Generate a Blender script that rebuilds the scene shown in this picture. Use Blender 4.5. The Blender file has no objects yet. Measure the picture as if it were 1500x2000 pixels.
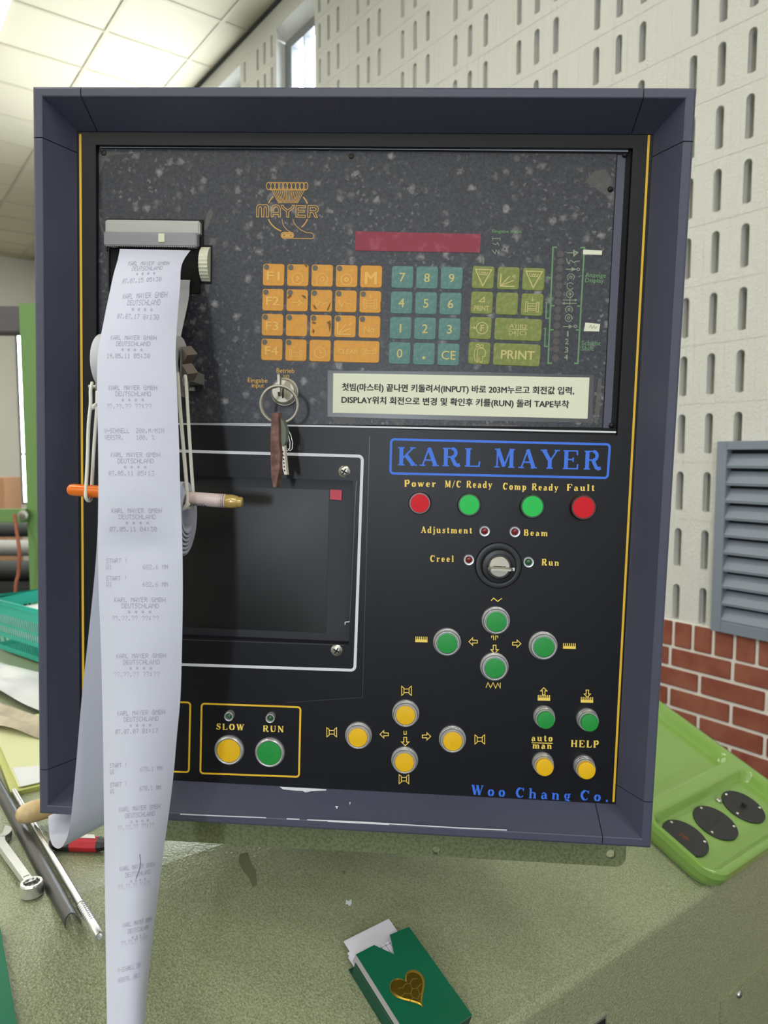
import bpy, bmesh, math, random
from mathutils import Vector, Matrix
random.seed(7)
C = bpy.context.scene.collection
PI = math.pi

# ------------------------------------------------------------------ camera, world, lights, exposure
EYE = Vector((0, 0, 1.55))
PITCH = math.atan(111 / 1400)
cp, sp = math.cos(PITCH), math.sin(PITCH)
cam = bpy.data.cameras.new('camera')
cam.sensor_fit = 'VERTICAL'; cam.sensor_height = 36; cam.lens = 1400 / 2000 * 36
cam.clip_start = .02; cam.clip_end = 200
cam.dof.use_dof = True; cam.dof.focus_distance = .665; cam.dof.aperture_fstop = 10.0
camo = bpy.data.objects.new('camera', cam); C.objects.link(camo)
camo.location = EYE; camo.rotation_euler = (PI / 2 - PITCH, 0, 0)
S = bpy.context.scene
S.camera = camo
S.view_settings.view_transform = 'Standard'; S.view_settings.look = 'None'
S.view_settings.gamma = 1; S.view_settings.use_curve_mapping = False
S.view_settings.exposure = 0.0
S.cycles.use_denoising = True
S.cycles.max_bounces = 7; S.cycles.diffuse_bounces = 4; S.cycles.glossy_bounces = 3
S.cycles.caustics_reflective = False; S.cycles.caustics_refractive = False

world = bpy.data.worlds.new('sky'); S.world = world; world.use_nodes = True
bg = world.node_tree.nodes['Background']
bg.inputs[0].default_value = (.86, .94, 1, 1); bg.inputs[1].default_value = 14.0

# directions of the room: N points at the right wall, D runs along it away from the camera
N = Vector((.803, .596, 0)).normalized(); D = Vector((-.596, .803, 0)).normalized(); UP = Vector((0, 0, 1))
def room(n, s, z): return N * n + D * s + UP * z
KEY_POWER = 540; KEY_POS = room(-8.15, -8.75, 2.05)
LAMP = 15.0                      # strength of the ceiling lamps
kl = bpy.data.lights.new('daylight_in_window', 'AREA'); kl.shape = 'RECTANGLE'; kl.size = .9; kl.size_y = 1.0
kl.energy = KEY_POWER; kl.color = (.80, .88, 1)
klo = bpy.data.objects.new('daylight_in_window', kl); C.objects.link(klo); klo.location = KEY_POS
klo.rotation_euler = (N * 1.0).to_track_quat('-Z', 'Z').to_euler()

# ------------------------------------------------------------------ seeing through pixels
def ray(px, py):
    X = (px - 750) / 1400; Y = (py - 1000) / 1400
    return Vector((X, cp - Y * sp, -sp - Y * cp))
def at(px, py, Z): return EYE + ray(px, py) * Z
H_DESK = .455; DESK = EYE.z - H_DESK
def desk(px, py, up=0):
    r = ray(px, py); return EYE + r * ((up - H_DESK) / r.z)
TILT = math.radians(21.0); CREASE = .765            # the machine top is flat at the back and slopes down in front of a crease
SD = -D * math.cos(TILT) - UP * math.sin(TILT); SN = UP * math.cos(TILT) - D * math.sin(TILT)
SO = D * CREASE - UP * H_DESK
def slope(px, py, up=0):
    r = ray(px, py); return EYE + r * ((SO + SN * up).dot(SN) / r.dot(SN))
def on_wall(px, py, n=2.154):
    r = ray(px, py); P = r * (n / r.dot(N)); return P.dot(D), P.z + EYE.z
ca, cb, cc = -0.00195908, 0.02885288, -0.05485282
RC = Matrix.Rotation(cc, 3, 'Z') @ Matrix.Rotation(cb, 3, 'Y') @ Matrix.Rotation(ca, 3, 'X')
TC = Vector((-0.03354502, 0.64982367, -0.01686291)) + EYE
RCI = RC.transposed()
def cab(px, py, d):
    r = RCI @ ray(px, py); o = RCI @ (EYE - TC); t = (d - o.y) / r.y
    P = o + r * t; return (P.x, P.z)
def to_cab(P): return RCI @ (P - TC)

# ------------------------------------------------------------------ materials
def lin(c):
    c = c / 255
    return c / 12.92 if c <= .04045 else ((c + .055) / 1.055) ** 2.4
def L3(rgb): return (lin(rgb[0]), lin(rgb[1]), lin(rgb[2]), 1)
M = {}
def mat(name, rgb, rough=.5, metal=0, bump=None, spec=.5, var=None, trans=0, alpha=1, emit=0, coat=0, rvar=0):
    m = bpy.data.materials.new(name); m.use_nodes = True; M[name] = m
    nt = m.node_tree; b = nt.nodes['Principled BSDF']
    b.inputs['Base Color'].default_value = L3(rgb)
    b.inputs['Roughness'].default_value = rough; b.inputs['Metallic'].default_value = metal
    b.inputs['Specular IOR Level'].default_value = spec
    b.inputs['Transmission Weight'].default_value = trans; b.inputs['Alpha'].default_value = alpha
    b.inputs['Coat Weight'].default_value = coat; b.inputs['Coat Roughness'].default_value = .12
    if emit:
        b.inputs['Emission Color'].default_value = L3(rgb); b.inputs['Emission Strength'].default_value = emit
    if bump or var or rvar:
        tc = nt.nodes.new('ShaderNodeTexCoord')
    if bump:
        sc, st, di = bump
        nz = nt.nodes.new('ShaderNodeTexNoise'); nz.inputs['Scale'].default_value = sc; nz.inputs['Detail'].default_value = 2
        nt.links.new(tc.outputs['Object'], nz.inputs['Vector'])
        bp = nt.nodes.new('ShaderNodeBump'); bp.inputs['Strength'].default_value = st; bp.inputs['Distance'].default_value = di
        nt.links.new(nz.outputs['Fac'], bp.inputs['Height']); nt.links.new(bp.outputs['Normal'], b.inputs['Normal'])
    if var:
        sc, rgb2, lo, hi = var
        nz = nt.nodes.new('ShaderNodeTexNoise'); nz.inputs['Scale'].default_value = sc; nz.inputs['Detail'].default_value = 5
        nt.links.new(tc.outputs['Object'], nz.inputs['Vector'])
        mr = nt.nodes.new('ShaderNodeMapRange'); mr.inputs[1].default_value = lo; mr.inputs[2].default_value = hi
        nt.links.new(nz.outputs['Fac'], mr.inputs[0])
        mx = nt.nodes.new('ShaderNodeMix'); mx.data_type = 'RGBA'
        mx.inputs[6].default_value = L3(rgb); mx.inputs[7].default_value = L3(rgb2)
        nt.links.new(mr.outputs[0], mx.inputs[0]); nt.links.new(mx.outputs[2], b.inputs['Base Color'])
    return m
def nodes(m): return m.node_tree, m.node_tree.nodes['Principled BSDF']

mat('frame_paint', (74, 77, 98), .40, bump=(700, .35, .0006))
mat('frame_dark', (12, 12, 16), .8)
mat('panel_black', (17, 18, 25), .38, spec=.3, bump=(1500, .05, .0002))
mat('yellow_paint', (244, 198, 52), .5)
mat('blue_paint', (58, 120, 242), .5)
mat('white_paint', (226, 230, 242), .5)
mat('letter_yellow', (255, 222, 104), .5)
mat('label_orange', (216, 168, 84), .6)
mat('label_green', (105, 150, 105), .6)
mat('label_pale', (150, 165, 140), .6)
mat('legend_yellow', (205, 195, 130), .6)
mat('legend_faded', (240, 190, 100), .6)
mat('dot_grey', (105, 100, 90), .6)
mat('dot_dim', (92, 88, 88), .7)
mat('key_yellow', (222, 155, 45), .5, var=(260, (205, 148, 66), .45, .7))
mat('key_teal', (84, 130, 126), .55, var=(300, (110, 150, 145), .45, .75))
mat('key_olive', (122, 136, 62), .55, var=(260, (150, 155, 100), .45, .75))
mat('display_red', (140, 32, 58), .5, var=(120, (165, 75, 95), .55, .75))
mat('label_paper', (232, 236, 214), .6)
mat('print_black', (48, 50, 54), .7)
mat('tape_clear', (78, 80, 82), .3)
mat('smear', (140, 140, 134), .6, alpha=.35)
mat('screen_glass', (17, 18, 20), .40, spec=.5)
mat('screen_bezel', (36, 38, 48), .5)
mat('red_sticker', (200, 30, 62), .4)
mat('chrome', (224, 226, 228), .24, .9)
mat('bezel_silver', (206, 207, 213), .36, .68)
mat('screw_steel', (190, 190, 185), .3, 1)
mat('cap_green', (28, 150, 62), .42)
mat('cap_yellow', (240, 190, 12), .42)
mat('lamp_red', (214, 16, 34), .5, spec=.3)
mat('lamp_green', (44, 200, 90), .5, spec=.3)
mat('lens_rim_red', (58, 10, 16), .25, coat=.6)
mat('lens_rim_green', (10, 58, 30), .25, coat=.6)
mat('led_red', (120, 16, 26), .15, coat=.8)
mat('led_green', (22, 84, 44), .15, coat=.8)
mat('black_plastic', (24, 25, 29), .38)
mat('ivory_plastic', (222, 222, 200), .5)
mat('grey_plastic', (186, 186, 182), .55)
mat('clear_plastic', (214, 216, 224), .2, trans=.6)
mat('steel_grey', (156, 156, 152), .45, .3)
mat('steel_dark', (92, 84, 76), .42, .5)
mat('paper_white', (206, 210, 230), .75)
mat('paper_back', (214, 216, 222), .75)
mat('receipt_ink', (158, 160, 178), .8)
mat('string_white', (238, 238, 230), .8)
mat('pen_orange', (240, 118, 18), .3, coat=.3)
mat('pen_amber', (196, 98, 20), .15, trans=.5)
mat('pen_barrel', (226, 206, 204), .3, coat=.3)
mat('pen_gold', (196, 168, 96), .2, .2, coat=.5)
mat('fob_leather', (96, 66, 62), .7, var=(150, (140, 104, 92), .4, .65), bump=(500, .4, .0006))
mat('key_nickel', (184, 180, 168), .45, .6)
mat('key_dull', (96, 102, 92), .5, .5)
mat('machine_green', (160, 167, 138), .30, spec=.65, bump=(360, .8, .0014), var=(560, (124, 133, 100), .38, .62))
mat('plate_green', (124, 132, 98), .45, bump=(500, .45, .001), var=(330, (100, 110, 74), .45, .6))
mat('tray_green', (128, 166, 82), .18, coat=.5)
mat('disc_black', (44, 44, 47), .42)
mat('grime', (128, 92, 48), .8, alpha=.75)
mat('stain', (108, 116, 86), .5)
mat('rust', (96, 58, 44), .8)
mat('card_green', (0, 98, 70), .4, bump=(600, .4, .0006))
mat('card_side', (12, 74, 56), .5, bump=(600, .4, .0006))
mat('card_grey', (150, 148, 150), .6)
mat('card_white', (220, 220, 236), .7)
mat('ink_line', (60, 60, 78), .8)
mat('channel_steel', (92, 92, 92), .42, .85)
mat('wood_handle', (216, 194, 152), .55, var=(60, (200, 170, 122), .4, .6))
mat('handle_red', (190, 24, 44), .35)
mat('handle_black', (26, 26, 28), .4)
mat('handle_white', (222, 220, 218), .4)
mat('mat_green', (8, 104, 74), .6, bump=(500, .4, .0006))
mat('pad_yellow', (210, 214, 166), .7)
mat('pad_edge', (188, 194, 116), .7)
mat('sheet_white', (222, 224, 226), .7, var=(8, (196, 198, 206), .4, .7))
mat('cloth_cream', (196, 186, 162), .8, var=(14, (160, 150, 134), .4, .65))
mat('basket_teal', (36, 178, 160), .35)
mat('frame_green', (108, 146, 84), .5)
mat('beam_grey', (92, 86, 92), .6)
mat('cardboard', (172, 130, 96), .8)
mat('machine_dark', (40, 44, 44), .6)
mat('cable_red', (150, 84, 60), .6)
mat('louver_blue', (128, 138, 152), .5)
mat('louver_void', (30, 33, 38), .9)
mat('window_grey', (122, 126, 130), .5)
mat('trim_dark', (70, 70, 70), .7)
mat('floor_grey', (78, 80, 76), .6, var=(2, (66, 68, 64), .4, .6))
mat('wall_plain', (226, 224, 214), .8)
mat('grid_white', (178, 170, 146), .6)
mat('lamp_panel', (255, 252, 240), .6, emit=LAMP)
mat('lamp_frame', (225, 225, 220), .5)
mat('mortar', (232, 228, 220), .9, bump=(200, .4, .002))
mat('brick_red', (150, 88, 68), .75, bump=(160, .4, .002), var=(14, (134, 70, 52), .4, .62))
mat('gold_foil', (168, 138, 52), .3, .9)
mat('gold_line', (226, 200, 110), .3, .8)
mat('ceramic_void', (120, 118, 108), .9)

m = mat('wall_block', (214, 214, 209), .85)      # split-face concrete with fine vertical ribs
nt, b = nodes(m)
tc = nt.nodes.new('ShaderNodeTexCoord')
mp = nt.nodes.new('ShaderNodeMapping'); mp.inputs['Scale'].default_value = (55, 55, 1.6)
n1 = nt.nodes.new('ShaderNodeTexNoise'); n1.inputs['Scale'].default_value = 1; n1.inputs['Detail'].default_value = 3
nt.links.new(tc.outputs['Object'], mp.inputs['Vector']); nt.links.new(mp.outputs['Vector'], n1.inputs['Vector'])
n2 = nt.nodes.new('ShaderNodeTexNoise'); n2.inputs['Scale'].default_value = 120; n2.inputs['Detail'].default_value = 4
nt.links.new(tc.outputs['Object'], n2.inputs['Vector'])
ad = nt.nodes.new('ShaderNodeMath'); ad.operation = 'ADD'
sc2 = nt.nodes.new('ShaderNodeMath'); sc2.operation = 'MULTIPLY'; sc2.inputs[1].default_value = .3
nt.links.new(n2.outputs['Fac'], sc2.inputs[0]); nt.links.new(n1.outputs['Fac'], ad.inputs[0]); nt.links.new(sc2.outputs[0], ad.inputs[1])
bp = nt.nodes.new('ShaderNodeBump'); bp.inputs['Strength'].default_value = .8; bp.inputs['Distance'].default_value = .012
nt.links.new(ad.outputs[0], bp.inputs['Height']); nt.links.new(bp.outputs['Normal'], b.inputs['Normal'])

m = mat('ceiling_tile', (194, 186, 162), .85, bump=(150, .2, .002))

m = mat('membrane', (40, 42, 50), .40, spec=.4)             # dusty keypad foil: grain and pale spots
nt, b = nodes(m)
tc = nt.nodes.new('ShaderNodeTexCoord')
g = nt.nodes.new('ShaderNodeTexNoise'); g.inputs['Scale'].default_value = 420; g.inputs['Detail'].default_value = 3
nt.links.new(tc.outputs['Object'], g.inputs['Vector'])
big = nt.nodes.new('ShaderNodeTexNoise'); big.inputs['Scale'].default_value = 14; big.inputs['Detail'].default_value = 4
nt.links.new(tc.outputs['Object'], big.inputs['Vector'])
sp1 = nt.nodes.new('ShaderNodeTexVoronoi'); sp1.inputs['Scale'].default_value = 92
wob = nt.nodes.new('ShaderNodeTexNoise'); wob.inputs['Scale'].default_value = 260; wob.inputs['Detail'].default_value = 3
vm = nt.nodes.new('ShaderNodeVectorMath'); vm.operation = 'MULTIPLY_ADD'; vm.inputs[1].default_value = (.007, .007, .007)
nt.links.new(tc.outputs['Object'], wob.inputs['Vector']); nt.links.new(wob.outputs['Color'], vm.inputs[0]); nt.links.new(tc.outputs['Object'], vm.inputs[2])
nt.links.new(vm.outputs[0], sp1.inputs['Vector'])
sr = nt.nodes.new('ShaderNodeMapRange'); sr.inputs[1].default_value = .40; sr.inputs[2].default_value = .02
nt.links.new(sp1.outputs['Distance'], sr.inputs[0])
csep = nt.nodes.new('ShaderNodeSeparateColor'); nt.links.new(sp1.outputs['Color'], csep.inputs[0])
pick = nt.nodes.new('ShaderNodeMapRange'); pick.inputs[1].default_value = .5; pick.inputs[2].default_value = 1.0
nt.links.new(csep.outputs[0], pick.inputs[0])
mu = nt.nodes.new('ShaderNodeMath'); mu.operation = 'MULTIPLY'
nt.links.new(sr.outputs[0], mu.inputs[0]); nt.links.new(pick.outputs[0], mu.inputs[1])
gr = nt.nodes.new('ShaderNodeMapRange'); gr.inputs[1].default_value = .35; gr.inputs[2].default_value = .75; gr.inputs[4].default_value = .35
nt.links.new(g.outputs['Fac'], gr.inputs[0])
mx1 = nt.nodes.new('ShaderNodeMix'); mx1.data_type = 'RGBA'; mx1.inputs[6].default_value = L3((42, 45, 55)); mx1.inputs[7].default_value = L3((98, 99, 106))
nt.links.new(gr.outputs[0], mx1.inputs[0])
mx2 = nt.nodes.new('ShaderNodeMix'); mx2.data_type = 'RGBA'; mx2.inputs[7].default_value = L3((158, 158, 158))
nt.links.new(mx1.outputs[2], mx2.inputs[6]); nt.links.new(mu.outputs[0], mx2.inputs[0])
v2 = nt.nodes.new('ShaderNodeTexVoronoi'); v2.inputs['Scale'].default_value = 210; nt.links.new(vm.outputs[0], v2.inputs['Vector'])
s2 = nt.nodes.new('ShaderNodeMapRange'); s2.inputs[1].default_value = .42; s2.inputs[2].default_value = .1; nt.links.new(v2.outputs['Distance'], s2.inputs[0])
c2 = nt.nodes.new('ShaderNodeSeparateColor'); nt.links.new(v2.outputs['Color'], c2.inputs[0])
p2 = nt.nodes.new('ShaderNodeMapRange'); p2.inputs[1].default_value = .6; p2.inputs[2].default_value = 1.0; p2.inputs[4].default_value = .8; nt.links.new(c2.outputs[1], p2.inputs[0])
m2 = nt.nodes.new('ShaderNodeMath'); m2.operation = 'MULTIPLY'; nt.links.new(s2.outputs[0], m2.inputs[0]); nt.links.new(p2.outputs[0], m2.inputs[1])
b2 = nt.nodes.new('ShaderNodeMapRange'); b2.inputs[1].default_value = .35; b2.inputs[2].default_value = .6; nt.links.new(big.outputs['Fac'], b2.inputs[0])
m3 = nt.nodes.new('ShaderNodeMath'); m3.operation = 'MULTIPLY'; nt.links.new(m2.outputs[0], m3.inputs[0]); nt.links.new(b2.outputs[0], m3.inputs[1])
mx3 = nt.nodes.new('ShaderNodeMix'); mx3.data_type = 'RGBA'; mx3.inputs[7].default_value = L3((136, 137, 142))
nt.links.new(mx2.outputs[2], mx3.inputs[6]); nt.links.new(m3.outputs[0], mx3.inputs[0])
nt.links.new(mx3.outputs[2], b.inputs['Base Color'])

m = mat('clear_glass', (255, 255, 255), 0)         # thin window glass
nt = m.node_tree; nt.nodes.clear()
o_ = nt.nodes.new('ShaderNodeOutputMaterial'); t_ = nt.nodes.new('ShaderNodeBsdfTransparent'); g_ = nt.nodes.new('ShaderNodeBsdfGlossy')
g_.inputs['Roughness'].default_value = .03; x_ = nt.nodes.new('ShaderNodeMixShader'); x_.inputs[0].default_value = .06
nt.links.new(t_.outputs[0], x_.inputs[1]); nt.links.new(g_.outputs[0], x_.inputs[2]); nt.links.new(x_.outputs[0], o_.inputs[0])

# ------------------------------------------------------------------ mesh builder
ORG = {}
class MB:
    def __init__(s): s.v = []; s.f = []; s.m = []; s.s = []
    def add(s, vs, fs, mi=0, smooth=False):
        k = len(s.v); s.v += [tuple(p) for p in vs]
        for f in fs: s.f.append([i + k for i in f]); s.m.append(mi); s.s.append(smooth)
    def quad(s, a, b, c, d, mi=0): s.add([a, b, c, d], [(0, 1, 2, 3)], mi)
    def box(s, c, d, mi=0, R=None, bev=0):
        x, y, z = d[0] / 2, d[1] / 2, d[2] / 2
        if bev:
            bm = bmesh.new(); bmesh.ops.create_cube(bm, size=1)
            for v in bm.verts: v.co = Vector((v.co.x * d[0], v.co.y * d[1], v.co.z * d[2]))
            bmesh.ops.bevel(bm, geom=bm.edges[:], offset=bev, segments=2, affect='EDGES')
            bm.verts.index_update(); vs = [v.co.copy() for v in bm.verts]; fs = [[v.index for v in f.verts] for f in bm.faces]; bm.free()
        else:
            vs = [Vector((i * x, j * y, k * z)) for i in (-1, 1) for j in (-1, 1) for k in (-1, 1)]
            fs = [(0, 1, 3, 2), (4, 6, 7, 5), (0, 4, 5, 1), (2, 3, 7, 6), (0, 2, 6, 4), (1, 5, 7, 3)]
        c = Vector(c)
        s.add([(R @ v if R else v) + c for v in vs], fs, mi)
    def prism(s, pts, ext, mi=0, side=None):          # pts: 3D polygon, ext: extrusion vector
        n = len(pts); ext = Vector(ext); a = [Vector(p) for p in pts]; b_ = [p + ext for p in a]
        s.add(a + b_, [tuple(range(n)), tuple(range(2 * n - 1, n - 1, -1))], mi)
        s.add(a + b_, [(i, n + i, n + (i + 1) % n, (i + 1) % n) for i in range(n)], mi if side is None else side)
    def lathe(s, prof, o, ax, n=32, mi=0, cap0=False, cap1=True, smooth=True, sx=1):
        if smooth and len(prof) > 2:                  # split the profile where it turns sharply, so edges stay crisp
            run = [prof[0]]
            for i in range(1, len(prof)):
                run.append(prof[i])
                if i < len(prof) - 1:
                    d1 = Vector(prof[i]) - Vector(prof[i - 1]); d2 = Vector(prof[i + 1]) - Vector(prof[i])
                    if d1.length > 1e-9 and d2.length > 1e-9 and d1.angle(d2) > .6:
                        s.lathe1(run, o, ax, n, mi, cap0 and run[0] is prof[0], False, smooth, sx); run = [prof[i]]
            s.lathe1(run, o, ax, n, mi, cap0 and run[0] is prof[0], cap1, smooth, sx)
        else: s.lathe1(prof, o, ax, n, mi, cap0, cap1, smooth, sx)
    def lathe1(s, prof, o, ax, n, mi, cap0, cap1, smooth, sx):
        ax = Vector(ax).normalized(); t = Vector((0, 0, 1)) if abs(ax.z) < .9 else Vector((1, 0, 0))
        u = ax.cross(t).normalized(); w = ax.cross(u); o = Vector(o)
        vs = [o + ax * h + (u * math.cos(2 * PI * k / n) * sx + w * math.sin(2 * PI * k / n)) * r for r, h in prof for k in range(n)]
        fs = [(i * n + k, i * n + (k + 1) % n, (i + 1) * n + (k + 1) % n, (i + 1) * n + k) for i in range(len(prof) - 1) for k in range(n)]
        s.add(vs, fs, mi, smooth)
        if cap1 and prof[-1][0] > .0006: s.add(vs[-n:], [tuple(range(n))], mi)
        if cap0: s.add(vs[:n], [tuple(range(n - 1, -1, -1))], mi)
    def tube(s, path, r, n=8, mi=0, closed=False, caps=True):
        P = [Vector(p) for p in path]; k = len(P); vs = []
        prev = None
        for i in range(k):
            a = P[(i - 1) % k] if closed or i > 0 else P[i]; c = P[(i + 1) % k] if closed or i < k - 1 else P[i]
            t = (c - a).normalized()
            if prev is None:
                q = Vector((0, 0, 1)) if abs(t.z) < .9 else Vector((1, 0, 0)); u = t.cross(q).normalized()
            else: u = (prev - t * prev.dot(t)).normalized()
            prev = u; w = t.cross(u); rr = r[i] if isinstance(r, (list, tuple)) else r
            vs += [P[i] + (u * math.cos(2 * PI * j / n) + w * math.sin(2 * PI * j / n)) * rr for j in range(n)]
        fs = [(i * n + j, i * n + (j + 1) % n, ((i + 1) % k) * n + (j + 1) % n, ((i + 1) % k) * n + j) for i in range(k if closed else k - 1) for j in range(n)]
        s.add(vs, fs, mi, True)
        if caps and not closed: s.add(vs[:n], [tuple(range(n))[::-1]], mi); s.add(vs[-n:], [tuple(range(n))], mi)
    def build(s, name, mats, parent=None, origin=None):
        pO = ORG.get(parent.name, Vector((0, 0, 0))) if parent else Vector((0, 0, 0))
        origin = Vector(origin) if origin is not None else (pO if parent else Vector((0, 0, 0)))
        me = bpy.data.meshes.new(name)
        me.from_pydata([tuple(Vector(p) - origin) for p in s.v], [], s.f)
        for q in mats: me.materials.append(M[q])
        me.polygons.foreach_set('material_index', s.m); me.polygons.foreach_set('use_smooth', s.s)
        me.update()
        o = bpy.data.objects.new(name, me); C.objects.link(o)
        if parent: o.parent = parent
        o.location = origin - pO; ORG[o.name] = origin
        return o
def tag(o, label=None, cat=None, group=None, kind=None):
    if label: o['label'] = label
    if cat: o['category'] = cat
    if group: o['group'] = group
    if kind: o['kind'] = kind
    return o
def thing(name, label, cat, loc, group=None, origin=None):
    o = bpy.data.objects.new(name, None); C.objects.link(o); o.location = loc; o.empty_display_size = .05
    ORG[o.name] = Vector(origin) if origin is not None else Vector(loc)
    return tag(o, label, cat, group)
def crom(P, k):
    out = []; n = len(P)
    for i in range(n - 1):
        a, b_, c, d = P[max(i - 1, 0)], P[i], P[i + 1], P[min(i + 2, n - 1)]
        for j in range(k):
            t = j / k
            out.append(.5 * ((2 * b_) + (c - a) * t + (2 * a - 5 * b_ + 4 * c - d) * t * t + (3 * b_ - a - 3 * c + d) * t ** 3))
    out.append(P[-1]); return out

# ------------------------------------------------------------------ lettering
FC = {}
def font2d(txt, off=0.0):
    if off:
        v, f = font2d(txt); V, F = [], []
        for dx_, dy_ in ((-off, 0), (off, 0), (0, -off * .6), (0, off * .6)):
            k = len(V); V += [(p[0] + dx_, p[1] + dy_, len(V) / max(1, len(v))) for p in v]; F += [tuple(i + k for i in q) for q in f]
        return V, F
    key = (txt, off)
    if key in FC: return FC[key]
    cu = bpy.data.curves.new('t', 'FONT'); cu.body = txt; cu.size = 1; cu.resolution_u = 3; cu.offset = off; cu.fill_mode = 'FRONT'
    ob = bpy.data.objects.new('t', cu); C.objects.link(ob)
    dg = bpy.context.evaluated_depsgraph_get(); me = ob.evaluated_get(dg).to_mesh()
    v = [(p.co.x, p.co.y) for p in me.vertices]; f = [tuple(p.vertices) for p in me.polygons]
    ob.evaluated_get(dg).to_mesh_clear(); bpy.data.objects.remove(ob); bpy.data.curves.remove(cu)
    FC[key] = (v, f); return v, f
CAP = max(p[1] for p in font2d('H')[0])
def ribbon2d(pts, w, closed=False):
    n = len(pts); P = [Vector(p) for p in pts]; vs = []
    for i in range(n):
        a = P[i - 1] if (i > 0 or closed) else None; c = P[(i + 1) % n] if (i < n - 1 or closed) else None
        d1 = (P[i] - a).normalized() if a is not None and (P[i] - a).length > 1e-9 else None
        d2 = (c - P[i]).normalized() if c is not None and (c - P[i]).length > 1e-9 else None
        d1 = d1 or d2 or Vector((1, 0)); d2 = d2 or d1
        t = d1 + d2
        if t.length < 1e-6: t = d2
        t.normalize(); nrm = Vector((-t.y, t.x)); k = 1 / max(.45, nrm.dot(Vector((-d2.y, d2.x))))
        vs += [P[i] + nrm * w / 2 * k, P[i] - nrm * w / 2 * k]
    fs = [(2 * i, 2 * i + 1, 2 * ((i + 1) % n) + 1, 2 * ((i + 1) % n)) for i in range(n if closed else n - 1)]
    return vs, fs
def arc2(cx, cy, rx, ry, a0, a1, n=14):
    return [(cx + rx * math.cos(math.radians(a0 + (a1 - a0) * i / n)), cy + ry * math.sin(math.radians(a0 + (a1 - a0) * i / n))) for i in range(n + 1)]
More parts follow.
